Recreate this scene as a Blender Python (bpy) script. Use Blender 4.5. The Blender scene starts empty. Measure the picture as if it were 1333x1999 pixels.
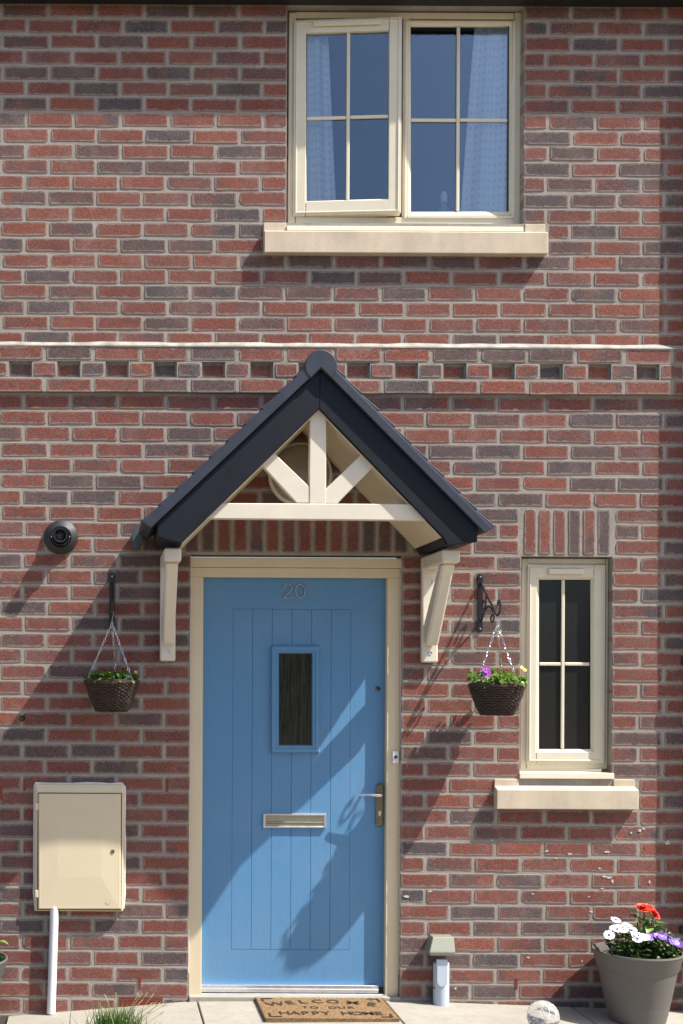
import bpy, bmesh, math, random
from mathutils import Vector, Matrix, noise
R = math.radians
random.seed(20)
SC = bpy.context.scene
COL = SC.collection

# ------------------------------------------------------------------ camera, sky, sun, exposure
TH = R(0.3); XC, YC = 200.0, 1322.0        # roll and principal point (pixels of the 1333 x 1999 photo)
S = 0.0024186                              # metres per pixel on the wall plane
D = 5.8                                    # camera to wall
ZC = (1945 - YC) * S                       # eye height above the door step
cd = bpy.data.cameras.new('camera'); cam = bpy.data.objects.new('camera', cd); COL.objects.link(cam)
cam.location = (0, -D, ZC); cam.rotation_euler = (R(90), -TH, 0)
cd.sensor_fit = 'HORIZONTAL'; cd.sensor_width = 36; cd.lens = 36 * D / (1333 * S)
cd.shift_x = (666.5 - XC) / 1333; cd.shift_y = (YC - 999.5) / 1333
cd.clip_start = 0.05; cd.clip_end = 500
SC.camera = cam

SUN = Vector((2.4, -1.0, 3.65)).normalized()
w = bpy.data.worlds.new('World'); SC.world = w; w.use_nodes = True
nt = w.node_tree; bg = nt.nodes['Background']
sk = nt.nodes.new('ShaderNodeTexSky'); sk.sky_type = 'NISHITA'; sk.sun_disc = False
sk.sun_elevation = math.asin(SUN.z); sk.sun_rotation = math.atan2(SUN.x, SUN.y)
sk.air_density = 0.9; sk.dust_density = 2.2; sk.ozone_density = 0.8
nt.links.new(sk.outputs[0], bg.inputs[0]); bg.inputs[1].default_value = 0.10
ld = bpy.data.lights.new('sun', 'SUN'); ld.energy = 4.3; ld.angle = R(0.53); ld.color = (1.0, 0.955, 0.88)
lo = bpy.data.objects.new('sun', ld); COL.objects.link(lo); lo.location = (4, -4, 8)
lo.rotation_euler = SUN.to_track_quat('Z', 'Y').to_euler()
SC.view_settings.view_transform = 'Standard'; SC.view_settings.look = 'None'
SC.view_settings.exposure = 1.08; SC.view_settings.gamma = 1.0
SC.view_settings.use_curve_mapping = False
SC.cycles.max_bounces = 8; SC.cycles.use_denoising = True
SC.cycles.transparent_max_bounces = 12

# ------------------------------------------------------------------ pixel helpers
def UVp(x, y):                              # photo pixel -> level wall pixels (u, v)
    dx, dy = x - XC, y - YC; c, s = math.cos(TH), math.sin(TH)
    return XC + dx * c + dy * s, YC - dx * s + dy * c
def W(u, v, p=0.0):                         # level wall pixels, at true wall scale, p metres out
    return Vector(((u - XC) * S, -p, ZC - (v - YC) * S))
def P(x, y, p=0.0):                         # photo pixel seen on the plane p metres in front of the wall
    u, v = UVp(x, y); f = S * (D - p) / D
    return Vector(((u - XC) * f, -p, ZC - (v - YC) * f))

# ------------------------------------------------------------------ materials
def nodes(name):
    m = bpy.data.materials.new(name); m.use_nodes = True
    t = m.node_tree; b = t.nodes['Principled BSDF']
    return m, t, b
def N(t, typ, **k):
    n = t.nodes.new(typ)
    for a, v in k.items():
        if a == 'inp':
            for i, x in v.items(): n.inputs[i].default_value = x
        else: setattr(n, a, v)
    return n
def math_node(t, op, a, b=None, clamp=False):
    n = N(t, 'ShaderNodeMath', operation=op, use_clamp=clamp)
    for i, x in enumerate((a, b)):
        if x is None: continue
        if isinstance(x, (int, float)): n.inputs[i].default_value = x
        else: t.links.new(x, n.inputs[i])
    return n.outputs[0]
def noise_out(t, vec, scale, detail=3, rough=0.55, dist=0.0):
    n = N(t, 'ShaderNodeTexNoise', inp={'Scale': scale, 'Detail': detail, 'Roughness': rough, 'Distortion': dist})
    t.links.new(vec, n.inputs['Vector']); return n.outputs['Fac']
def ramp(t, fac, stops):
    n = N(t, 'ShaderNodeValToRGB'); e = n.color_ramp.elements
    while len(e) < len(stops): e.new(0.5)
    for el, (p, c) in zip(e, stops):
        el.position = p; el.color = (*c, 1) if len(c) == 3 else c
    t.links.new(fac, n.inputs[0]); return n.outputs[0]
def mixc(t, fac, a, b, blend='MIX'):
    n = N(t, 'ShaderNodeMix', data_type='RGBA', blend_type=blend)
    for i, x in ((0, fac), (6, a), (7, b)):
        if isinstance(x, (int, float)): n.inputs[i].default_value = x
        elif isinstance(x, tuple): n.inputs[i].default_value = (*x, 1)
        else: t.links.new(x, n.inputs[i])
    return n.outputs[2]
def bump(t, b, h, strength, dist):
    n = N(t, 'ShaderNodeBump', inp={'Strength': strength, 'Distance': dist})
    t.links.new(h, n.inputs['Height']); t.links.new(n.outputs[0], b.inputs['Normal']); return n
def simple(name, col, rough=0.5, var=0.12, scale=30, bmp=0.0, bscale=200, metal=0.0, spec=0.5, stretch=None, dirt=None):
    m, t, b = nodes(name)
    g = N(t, 'ShaderNodeNewGeometry').outputs['Position']
    if stretch:
        mp = N(t, 'ShaderNodeMapping'); mp.inputs['Scale'].default_value = stretch
        t.links.new(g, mp.inputs['Vector']); v = mp.outputs[0]
    else: v = g
    n1 = noise_out(t, v, scale, 4)
    lo = tuple(c * (1 - var) for c in col); hi = tuple(min(1, c * (1 + var)) for c in col)
    c = ramp(t, n1, [(0.3, lo), (0.7, hi)])
    if dirt:
        n3 = noise_out(t, g, 7, 6, 0.7)
        f = ramp(t, n3, [(0.5, (0, 0, 0)), (0.8, (1, 1, 1))])
        c = mixc(t, math_node(t, 'MULTIPLY', f, dirt[1]), c, dirt[0])
    t.links.new(c, b.inputs['Base Color'])
    b.inputs['Roughness'].default_value = rough; b.inputs['Metallic'].default_value = metal
    b.inputs['Specular IOR Level'].default_value = spec
    rr = N(t, 'ShaderNodeMapRange', inp={3: max(0.02, rough * 0.85), 4: min(1, rough * 1.15)})
    t.links.new(n1, rr.inputs[0]); t.links.new(rr.outputs[0], b.inputs['Roughness'])
    if bmp: bump(t, b, noise_out(t, v, bscale, 3), bmp, 0.002)
    return m

def brick_material():
    m, t, b = nodes('brick')
    a1 = N(t, 'ShaderNodeAttribute', attribute_type='OBJECT', attribute_name='tone')
    a2 = N(t, 'ShaderNodeAttribute', attribute_type='GEOMETRY', attribute_name='tone')
    tone = math_node(t, 'ADD', a1.outputs['Fac'], a2.outputs['Fac'])
    rnd = math_node(t, 'FRACT', math_node(t, 'MULTIPLY', tone, 37.7))
    rnd2 = math_node(t, 'FRACT', math_node(t, 'MULTIPLY', tone, 91.3))
    pos = N(t, 'ShaderNodeNewGeometry').outputs['Position']
    uv = N(t, 'ShaderNodeUVMap', uv_map='brick_uv'); sx = N(t, 'ShaderNodeSeparateXYZ')
    t.links.new(uv.outputs[0], sx.inputs[0]); U, V = sx.outputs[0], sx.outputs[1]
    # base reds, brick to brick
    red = ramp(t, rnd, [(0.0, (0.18, 0.053, 0.039)), (0.3, (0.215, 0.056, 0.036)), (0.6, (0.22, 0.070, 0.049)),
                        (0.85, (0.27, 0.074, 0.043)), (1.0, (0.19, 0.080, 0.068))])
    dark = ramp(t, rnd2, [(0.0, (0.115, 0.066, 0.060)), (0.45, (0.10, 0.070, 0.069)), (0.8, (0.080, 0.070, 0.075)), (1.0, (0.062, 0.064, 0.072))])
    n = noise_out(t, pos, 11, 3, 0.6, 0.6)
    side = math_node(t, 'MULTIPLY', math_node(t, 'SUBTRACT', U, 0.5), math_node(t, 'MULTIPLY', math_node(t, 'SUBTRACT', rnd2, 0.5), 1.5))
    f = math_node(t, 'ADD', math_node(t, 'MULTIPLY', math_node(t, 'SUBTRACT', n, 0.5), 1.5), side)
    f = math_node(t, 'ADD', f, math_node(t, 'MULTIPLY', math_node(t, 'SUBTRACT', tone, 0.575), 4.2))
    f = math_node(t, 'ADD', f, 0.5, True)
    f = ramp(t, f, [(0.22, (0, 0, 0)), (0.8, (1, 1, 1))])
    c = mixc(t, f, red, dark)
    # lime bloom and sand speckle
    n2 = noise_out(t, pos, 150, 4, 0.75)
    c = mixc(t, math_node(t, 'MULTIPLY', ramp(t, n2, [(0.52, (0, 0, 0)), (0.70, (1, 1, 1))]), 0.45), c, (0.44, 0.33, 0.29))
    c = mixc(t, math_node(t, 'MULTIPLY', ramp(t, noise_out(t, pos, 95, 3, 0.6), [(0.32, (1, 1, 1)), (0.48, (0, 0, 0))]), 0.55), c, (0.05, 0.022, 0.02))
    n4 = noise_out(t, pos, 6.5, 4, 0.65)
    c = mixc(t, math_node(t, 'MULTIPLY', ramp(t, n4, [(0.48, (0, 0, 0)), (0.74, (1, 1, 1))]), 0.30), c, (0.34, 0.25, 0.225))
    drift = ramp(t, noise_out(t, pos, 0.9, 3, 0.6), [(0.3, (0.84, 0.84, 0.86)), (0.7, (1.12, 1.1, 1.08))])
    c = mixc(t, 1.0, c, drift, 'MULTIPLY')
    nm = noise_out(t, pos, 38, 5, 0.7, 0.8)
    c = mixc(t, math_node(t, 'MULTIPLY', ramp(t, nm, [(0.40, (0, 0, 0)), (0.62, (1, 1, 1))]), 0.55), c, (0.115, 0.080, 0.078))
    ng = noise_out(t, pos, 210, 2, 0.6)
    c = mixc(t, 0.55, c, ramp(t, ng, [(0.36, (0.45, 0.42, 0.42)), (0.5, (1, 1, 1)), (0.64, (1.55, 1.5, 1.45))]), 'MULTIPLY')
    # mortar smeared on the arrises
    n3 = noise_out(t, pos, 34, 5, 0.7)
    eu = math_node(t, 'MULTIPLY', math_node(t, 'MINIMUM', U, math_node(t, 'SUBTRACT', 1.0, U)), 3.4)
    ev = math_node(t, 'MINIMUM', V, math_node(t, 'SUBTRACT', 1.0, V))
    e = math_node(t, 'MINIMUM', eu, ev)
    e = math_node(t, 'ADD', e, math_node(t, 'MULTIPLY', math_node(t, 'SUBTRACT', n3, 0.64), 0.55))
    ef = ramp(t, e, [(0.0, (1, 1, 1)), (0.045, (0, 0, 0))])
    c = mixc(t, math_node(t, 'MULTIPLY', ef, 0.6), c, (0.28, 0.235, 0.20))
    t.links.new(c, b.inputs['Base Color']); b.inputs['Roughness'].default_value = 0.88
    b.inputs['Specular IOR Level'].default_value = 0.25
    h = math_node(t, 'ADD', math_node(t, 'MULTIPLY', n2, 0.6), noise_out(t, pos, 320, 2))
    h = math_node(t, 'ADD', h, math_node(t, 'MULTIPLY', nm, 1.5))
    bump(t, b, h, 0.4, 0.003)
    return m

def mortar_material():
    m, t, b = nodes('mortar')
    pos = N(t, 'ShaderNodeNewGeometry').outputs['Position']
    n1 = noise_out(t, pos, 5, 5, 0.65); n2 = noise_out(t, pos, 90, 4, 0.7)
    c = ramp(t, n1, [(0.3, (0.26, 0.24, 0.212)), (0.7, (0.39, 0.362, 0.322))])
    c = mixc(t, ramp(t, n2, [(0.35, (0.55, 0.55, 0.55)), (0.6, (0, 0, 0))]), c, (0.24, 0.21, 0.19))
    c = mixc(t, math_node(t, 'MULTIPLY', ramp(t, noise_out(t, pos, 17, 5, 0.7), [(0.5, (0, 0, 0)), (0.72, (1, 1, 1))]), 0.5), c, (0.20, 0.165, 0.145))
    t.links.new(c, b.inputs['Base Color']); b.inputs['Roughness'].default_value = 0.95
    b.inputs['Specular IOR Level'].default_value = 0.15
    bump(t, b, n2, 0.5, 0.003)
    return m

def paving_material():
    m, t, b = nodes('paving')
    pos = N(t, 'ShaderNodeNewGeometry').outputs['Position']
    oi = N(t, 'ShaderNodeObjectInfo')
    n1 = noise_out(t, pos, 4, 6, 0.65); n2 = noise_out(t, pos, 120, 4, 0.7); n3 = noise_out(t, pos, 22, 5, 0.7)
    c = ramp(t, n1, [(0.3, (0.27, 0.25, 0.205)), (0.7, (0.335, 0.315, 0.268))])
    c = mixc(t, ramp(t, n3, [(0.46, (0, 0, 0)), (0.72, (0.6, 0.6, 0.6))]), c, (0.22, 0.195, 0.155))
    c = mixc(t, ramp(t, n2, [(0.35, (0.35, 0.35, 0.35)), (0.55, (0, 0, 0))]), c, (0.22, 0.20, 0.17))
    c = mixc(t, math_node(t, 'MULTIPLY', oi.outputs['Random'], 0.12), c, (0.40, 0.38, 0.33))
    t.links.new(c, b.inputs['Base Color']); b.inputs['Roughness'].default_value = 0.9
    bump(t, b, n2, 0.3, 0.002)
    return m

def wood_grain_material(name, col, rough):
    m, t, b = nodes(name)
    pos = N(t, 'ShaderNodeNewGeometry').outputs['Position']
    mp = N(t, 'ShaderNodeMapping'); mp.inputs['Scale'].default_value = (14, 14, 1.1); t.links.new(pos, mp.inputs['Vector'])
    n1 = noise_out(t, mp.outputs[0], 3.2, 5, 0.6, 1.6)
    wv = math_node(t, 'FRACT', math_node(t, 'MULTIPLY', n1, 9.0))
    c = ramp(t, wv, [(0.0, tuple(x * 0.93 for x in col)), (0.5, col), (1.0, tuple(x * 1.04 for x in col))])
    nd = noise_out(t, pos, 3.0, 6, 0.7)
    c = mixc(t, math_node(t, 'MULTIPLY', ramp(t, nd, [(0.42, (0, 0, 0)), (0.75, (1, 1, 1))]), 0.16), c, (0.30, 0.36, 0.42))
    rr = N(t, 'ShaderNodeMapRange', inp={3: rough * .8, 4: rough * 1.35}); t.links.new(nd, rr.inputs[0]); t.links.new(rr.outputs[0], b.inputs['Roughness'])
    t.links.new(c, b.inputs['Base Color'])
    b.inputs['Specular IOR Level'].default_value = 0.4
    bump(t, b, wv, 0.14, 0.0012)
    return m

def glass_material(name, refl, tint, rough, ripple, rscale, dist=0.001):
    m, t, b = nodes(name); t.nodes.remove(b)
    pos = N(t, 'ShaderNodeNewGeometry').outputs['Position']
    tr = N(t, 'ShaderNodeBsdfTransparent'); tr.inputs[0].default_value = (*tint, 1)
    gl = N(t, 'ShaderNodeBsdfGlossy'); gl.inputs['Roughness'].default_value = rough; gl.inputs[0].default_value = (0.70, 0.85, 1, 1)
    bn = N(t, 'ShaderNodeBump', inp={'Strength': ripple, 'Distance': dist}); t.links.new(noise_out(t, pos, rscale, 3), bn.inputs['Height'])
    t.links.new(bn.outputs[0], gl.inputs['Normal'])
    fr = N(t, 'ShaderNodeFresnel', inp={'IOR': 1.5})
    f = math_node(t, 'MULTIPLY', fr.outputs[0], refl, True)
    mx = N(t, 'ShaderNodeMixShader'); t.links.new(f, mx.inputs[0])
    t.links.new(tr.outputs[0], mx.inputs[1]); t.links.new(gl.outputs[0], mx.inputs[2])
    t.links.new(mx.outputs[0], t.nodes['Material Output'].inputs[0])
    return m

def leaf_material(name, c1, c2):
    m, t, b = nodes(name)
    oi = N(t, 'ShaderNodeObjectInfo'); pos = N(t, 'ShaderNodeNewGeometry').outputs['Position']
    f = math_node(t, 'ADD', math_node(t, 'MULTIPLY', oi.outputs['Random'], 0.6), math_node(t, 'MULTIPLY', noise_out(t, pos, 60, 2), 0.4))
    c = ramp(t, f, [(0.15, c1), (0.85, c2)])
    t.links.new(c, b.inputs['Base Color']); b.inputs['Roughness'].default_value = 0.42
    out = t.nodes['Material Output']
    tl = N(t, 'ShaderNodeBsdfTranslucent'); t.links.new(c, tl.inputs[0])
    mx = N(t, 'ShaderNodeMixShader', inp={0: 0.3}); t.links.new(b.outputs[0], mx.inputs[1]); t.links.new(tl.outputs[0], mx.inputs[2])
    t.links.new(mx.outputs[0], out.inputs[0])
    return m

def petal_material(name, c, back=None):
    m, t, b = nodes(name)
    pos = N(t, 'ShaderNodeNewGeometry').outputs['Position']
    col = ramp(t, noise_out(t, pos, 150, 3), [(0.3, tuple(x * 0.75 for x in c)), (0.7, c)])
    t.links.new(col, b.inputs['Base Color']); b.inputs['Roughness'].default_value = 0.5
    b.inputs['Subsurface Weight'].default_value = 0.0
    return m

def curtain_material():
    m, t, b = nodes('curtain_cloth')
    uv = N(t, 'ShaderNodeUVMap', uv_map='cloth_uv')
    v = N(t, 'ShaderNodeTexVoronoi', feature='F1'); v.inputs['Scale'].default_value = 1.0; v.inputs['Randomness'].default_value = 0.12
    t.links.new(uv.outputs[0], v.inputs['Vector'])
    f = ramp(t, v.outputs['Distance'], [(0.21, (1, 1, 1)), (0.27, (0, 0, 0))])
    c = mixc(t, f, (0.90, 0.92, 0.95), (0.66, 0.74, 0.86))
    t.links.new(c, b.inputs['Base Color']); b.inputs['Roughness'].default_value = 0.9
    tl = N(t, 'ShaderNodeBsdfTranslucent'); t.links.new(c, tl.inputs[0])
    mx = N(t, 'ShaderNodeMixShader', inp={0: 0.06}); t.links.new(b.outputs[0], mx.inputs[1]); t.links.new(tl.outputs[0], mx.inputs[2])
    t.links.new(mx.outputs[0], t.nodes['Material Output'].inputs[0])
    return m

M = {}
M['brick'] = brick_material(); M['mortar'] = mortar_material(); M['paving'] = paving_material()
M['lime'] = simple('lime_fillet', (0.31, 0.29, 0.255), 0.9, 0.35, 14, 0.5, 120)
M['stone'] = simple('cast_stone', (0.54, 0.45, 0.34), 0.85, 0.12, 7, 0.45, 180, stretch=(1.6, 1.6, .5), dirt=((0.33, 0.28, 0.22), 0.5))
M['upvc'] = simple('cream_plastic', (0.69, 0.63, 0.49), 0.34, 0.03, 12, 0.03, 60, dirt=((0.5, 0.44, 0.32), 0.10))
M['frame'] = simple('cream_frame', (0.66, 0.555, 0.385), 0.4, 0.04, 10, 0.05, 120, stretch=(1, 1, 0.2), dirt=((0.48, 0.4, 0.29), 0.2))
M['canopy'] = simple('cream_canopy', (0.69, 0.63, 0.52), 0.45, 0.04, 10, 0.05, 90, dirt=((0.5, 0.44, 0.33), 0.2))
M['soffit'] = simple('cream_soffit', (0.58, 0.50, 0.36), 0.5, 0.05, 10, 0.0)
M['navy'] = simple('navy_board', (0.0085, 0.0095, 0.014), 0.5, 0.15, 20, 0.08, 150)
M['barge'] = simple('navy_fascia', (0.0075, 0.0095, 0.018), 0.6, 0.1, 12, 0.05, 150, spec=0.25)
M['verge'] = simple('slate_verge', (0.026, 0.032, 0.050), 0.48, 0.12, 14, 0.15, 160)
M['tile'] = simple('slate_tile', (0.026, 0.029, 0.038), 0.5, 0.2, 18, 0.25, 160)
M['eave'] = simple('dark_eave', (0.012, 0.012, 0.013), 0.5, 0.2, 20)
M['door'] = wood_grain_material('blue_door', (0.095, 0.245, 0.44), 0.45)
M['chrome'] = simple('chrome', (0.62, 0.62, 0.62), 0.16, 0.05, 30, metal=1.0)
M['darkchrome'] = simple('aged_chrome', (0.20, 0.19, 0.145), 0.2, 0.1, 30, metal=1.0)
M['darkchrome2'] = simple('dull_chrome', (0.42, 0.40, 0.40), 0.22, 0.1, 60, metal=1.0)
M['alu'] = simple('aluminium', (0.78, 0.79, 0.82), 0.34, 0.06, 60, metal=1.0)
M['flap'] = simple('satin_flap', (0.40, 0.39, 0.32), 0.4, 0.05, 60, metal=1.0)
M['zinc'] = simple('zinc_chain', (0.55, 0.56, 0.58), 0.3, 0.05, 60, metal=1.0)
M['black'] = simple('black_iron', (0.012, 0.012, 0.014), 0.35, 0.2, 40, 0.15, 120)
M['rubber'] = simple('black_plastic', (0.018, 0.018, 0.02), 0.55, 0.15, 40)
M['gasket'] = simple('gasket', (0.02, 0.02, 0.02), 0.6)
M['hole'] = simple('vent_hollow', (0.004, 0.004, 0.004), 0.9)
M['meter'] = simple('meter_plastic', (0.68, 0.58, 0.40), 0.3, 0.02, 8, 0.02, 50)
M['sealant'] = simple('white_sealant', (0.66, 0.62, 0.57), 0.6, 0.08, 40)
M['white'] = simple('white_plastic', (0.74, 0.75, 0.78), 0.35, 0.03, 12, dirt=((0.6, 0.58, 0.55), 0.15))
M['palepipe'] = simple('pale_blue_plastic', (0.46, 0.52, 0.60), 0.4, 0.03, 12, dirt=((0.4, 0.4, 0.4), 0.2))
M['olive'] = simple('olive_cap', (0.20, 0.21, 0.165), 0.5, 0.05, 14)
M['pot'] = simple('taupe_pot', (0.115, 0.104, 0.095), 0.6, 0.04, 14, 0.1, 150)
M['soil'] = simple('soil', (0.03, 0.022, 0.016), 0.95, 0.4, 60, 0.6, 80)
M['coir'] = simple('coir', (0.235, 0.142, 0.066), 0.95, 0.35, 160, 0.9, 260)
M['ink'] = simple('mat_print', (0.022, 0.016, 0.012), 0.95, 0.5, 180, 0.6, 260)
M['wicker'] = simple('dark_wicker', (0.045, 0.026, 0.018), 0.6, 0.5, 45, 0.3, 150)
M['grit'] = simple('gravel_ground', (0.20, 0.165, 0.12), 0.95, 0.3, 40, 0.6, 60)
M['leaf'] = leaf_material('bright_leaf', (0.065, 0.15, 0.016), (0.20, 0.34, 0.055))
M['darkleaf'] = leaf_material('dark_leaf', (0.02, 0.05, 0.010), (0.07, 0.135, 0.028))
M['grass'] = leaf_material('grass_blade', (0.03, 0.075, 0.012), (0.09, 0.17, 0.03))
M['straw'] = simple('seed_head', (0.42, 0.37, 0.2), 0.8, 0.2, 100)
M['whitepetal'] = petal_material('white_petal', (0.80, 0.79, 0.80))
M['redpetal'] = petal_material('red_petal', (0.78, 0.055, 0.022))
M['purplepetal'] = petal_material('violet_petal', (0.17, 0.065, 0.42))
M['pinkpetal'] = petal_material('magenta_petal', (0.42, 0.09, 0.48))
M['yellow'] = petal_material('yellow_petal', (0.6, 0.5, 0.1))
M['eye'] = petal_material('flower_eye', (0.05, 0.03, 0.15))
M['terracotta'] = simple('terracotta_vent', (0.22, 0.03, 0.018), 0.6, 0.15, 60)
M['splash'] = simple('white_splash', (0.52, 0.50, 0.46), 0.8, 0.1, 60)
M['lampglass'] = simple('opal_glass', (0.30, 0.275, 0.225), 0.18, 0.05, 20)
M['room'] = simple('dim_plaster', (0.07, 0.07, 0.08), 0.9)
M['teal'] = simple('teal_bottle', (0.05, 0.36, 0.36), 0.3)
M['cloth'] = curtain_material()
M['glass'] = glass_material('window_glass', 2.7, (0.94, 0.96, 0.98), 0.03, 0.35, 70, 0.0006)
M['unseen_hedge'] = simple('unseen_hedge_leaves', (0.03, 0.05, 0.018), 0.9, 0.6, 6)
def obscure(name, col, rough, scale, stretch, strength, dist, var):
    m, t, b = nodes(name)
    pos = N(t, 'ShaderNodeNewGeometry').outputs['Position']
    mp = N(t, 'ShaderNodeMapping'); mp.inputs['Scale'].default_value = stretch; t.links.new(pos, mp.inputs['Vector'])
    n = noise_out(t, mp.outputs[0], scale, 4, 0.65)
    c = ramp(t, n, [(0.35, tuple(x * (1 - var) for x in col)), (0.7, tuple(x * (1 + var) for x in col))])
    t.links.new(c, b.inputs['Base Color']); b.inputs['Roughness'].default_value = rough
    bump(t, b, n, strength, dist); return m
M['obscure'] = obscure('obscured_glass', (0.020, 0.0205, 0.020), 0.16, 260, (1, 1, 1), 0.4, 0.001, 0.4)
M['doorglass'] = obscure('reeded_glass', (0.032, 0.033, 0.027), 0.12, 40, (3.4, 1, 0.22), 0.8, 0.003, 0.55)
def globe_mat():
    m, t, b = nodes('crackle_glass')
    pos = N(t, 'ShaderNodeNewGeometry').outputs['Position']
    v = N(t, 'ShaderNodeTexVoronoi', feature='DISTANCE_TO_EDGE'); v.inputs['Scale'].default_value = 45; t.links.new(pos, v.inputs['Vector'])
    f = ramp(t, v.outputs['Distance'], [(0.0, (0.97, 0.97, 0.97)), (0.05, (0.92, 0.92, 0.92))])
    t.links.new(f, b.inputs['Base Color']); b.inputs['Roughness'].default_value = 0.1
    ft = ramp(t, v.outputs['Distance'], [(0.0, (0.6, 0.6, 0.6)), (0.08, (0.93, 0.93, 0.93))]); t.links.new(ft, b.inputs['Transmission Weight']); b.inputs['IOR'].default_value = 1.22
    bump(t, b, v.outputs['Distance'], 0.12, 0.002); return m
M['crackle'] = globe_mat()

# ------------------------------------------------------------------ mesh helpers
ORG = {}
class MB:
    def __init__(s): s.v = []; s.f = []; s.m = []; s.cur = 0
    def add(s, vs, fs):
        o = len(s.v); s.v += [tuple(a) for a in vs]
        for f in fs: s.f.append([i + o for i in f]); s.m.append(s.cur)
        return s
    def box(s, x0, x1, y0, y1, z0, z1):
        x0, x1 = sorted((x0, x1)); y0, y1 = sorted((y0, y1)); z0, z1 = sorted((z0, z1))
        vs = [(x, y, z) for x in (x0, x1) for y in (y0, y1) for z in (z0, z1)]
        return s.add(vs, [(0, 1, 3, 2), (4, 6, 7, 5), (0, 4, 5, 1), (2, 3, 7, 6), (0, 2, 6, 4), (1, 5, 7, 3)])
    def pbox(s, xa, ya, xb, yb, p0, p1):       # photo pixel box seen at plane p1 (front), back at p0
        a, b = P(xa, ya, p1), P(xb, yb, p1); xm = (xa + xb) / 2; ym = (ya + yb) / 2
        x0, x1 = P(xa, ym, p1).x, P(xb, ym, p1).x; z1, z0 = P(xm, ya, p1).z, P(xm, yb, p1).z
        return s.box(x0, x1, -p0, -p1, z0, z1)
    def prism(s, poly, y0, y1):                # poly: (x, z) list
        n = len(poly); vs = [(x, y0, z) for x, z in poly] + [(x, y1, z) for x, z in poly]
        fs = [list(range(n)), list(range(2 * n - 1, n - 1, -1))] + [(i, i + n, (i + 1) % n + n, (i + 1) % n) for i in range(n)]
        return s.add(vs, fs)
    def prismx(s, poly, x0, x1):               # poly: (y, z) list
        n = len(poly); vs = [(x0, y, z) for y, z in poly] + [(x1, y, z) for y, z in poly]
        fs = [list(range(n)), list(range(2 * n - 1, n - 1, -1))] + [(i, i + n, (i + 1) % n + n, (i + 1) % n) for i in range(n)]
        return s.add(vs, fs)
    def tube(s, pts, r, n=8, cap=True):
        pts = [Vector(p) for p in pts]; rings = []; up = None
        for i, p in enumerate(pts):
            d = (pts[min(i + 1, len(pts) - 1)] - pts[max(i - 1, 0)]).normalized()
            if up is None:
                up = Vector((0, 0, 1)) if abs(d.z) < 0.9 else Vector((1, 0, 0))
            a = (up - d * up.dot(d))
            a = a.normalized() if a.length > 1e-6 else d.orthogonal().normalized()
            up = a; b = d.cross(a); rr = r[i] if isinstance(r, (list, tuple)) else r
            rings.append([p + (a * math.cos(2 * math.pi * k / n) + b * math.sin(2 * math.pi * k / n)) * rr for k in range(n)])
        vs = [q for g in rings for q in g]; fs = []
        for i in range(len(pts) - 1):
            for k in range(n): fs.append((i * n + k, i * n + (k + 1) % n, (i + 1) * n + (k + 1) % n, (i + 1) * n + k))
        if cap: fs += [list(range(n))[::-1], [(len(pts) - 1) * n + k for k in range(n)]]
        return s.add(vs, fs)
    def lathe(s, prof, c, n=32, axis='z', cap0=True, cap1=True):   # prof: (r, h)
        c = Vector(c); vs = []
        for r, h in prof:
            for k in range(n):
                a = 2 * math.pi * k / n
                q = Vector((r * math.cos(a), r * math.sin(a), h)) if axis == 'z' else Vector((r * math.cos(a), -h, r * math.sin(a)))
                vs.append(c + q)
        fs = []
        for i in range(len(prof) - 1):
            for k in range(n): fs.append((i * n + k, i * n + (k + 1) % n, (i + 1) * n + (k + 1) % n, (i + 1) * n + k))
        if cap0: fs.append(list(range(n))[::-1])
        if cap1: fs.append([(len(prof) - 1) * n + k for k in range(n)])
        return s.add(vs, fs)
    def ico(s, c, r, sub=1, sc=(1, 1, 1)):
        bm = bmesh.new(); bmesh.ops.create_icosphere(bm, subdivisions=sub, radius=r)
        vs = [Vector((v.co.x * sc[0], v.co.y * sc[1], v.co.z * sc[2])) + Vector(c) for v in bm.verts]
        fs = [[v.index for v in f.verts] for f in bm.faces]; bm.free(); return s.add(vs, fs)
    def mesh(s, name, mats, org, bevel=0.0, smooth=False, seg=1, recalc=True):
        me = bpy.data.meshes.new(name); o = Vector(org)
        me.from_pydata([Vector(v) - o for v in s.v], [], s.f)
        for m in (mats if isinstance(mats, (list, tuple)) else [mats]): me.materials.append(m)
        for p, k in zip(me.polygons, s.m): p.material_index = k
        bm = bmesh.new(); bm.from_mesh(me)
        if recalc: bmesh.ops.recalc_face_normals(bm, faces=bm.faces)
        if bevel:
            es = [e for e in bm.edges if len(e.link_faces) == 2 and e.calc_face_angle(0) > 0.5]
            bmesh.ops.bevel(bm, geom=es, offset=bevel, segments=seg, affect='EDGES', profile=0.5, clamp_overlap=True)
        for f in bm.faces: f.smooth = smooth
        if smooth:
            for e in bm.edges:
                if len(e.link_faces) == 2 and e.calc_face_angle(0) > 0.7: e.smooth = False
        bm.to_mesh(me); bm.free(); me.update(); return me
    def build(s, name, mats, parent=None, org=None, bevel=0.0, smooth=False, seg=1, recalc=True, **props):
        if org is None:
            xs, ys, zs = zip(*s.v); org = Vector(((min(xs) + max(xs)) / 2, (min(ys) + max(ys)) / 2, (min(zs) + max(zs)) / 2))
        return link(name, s.mesh(name, mats, org, bevel, smooth, seg, recalc), parent, org, **props)
def link(name, data, parent, org, **props):
    o = bpy.data.objects.new(name, data); COL.objects.link(o); org = Vector(org)
    o.parent = parent; o.location = org - (ORG[parent.name] if parent else Vector()); ORG[o.name] = org.copy()
    for k, v in props.items(): o[k] = v
    return o
def thing(name, org, label, category, group=None):
    o = link(name, None, None, org, label=label, category=category)
    o.empty_display_size = 0.05
    if group: o['group'] = group
    return o

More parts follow.
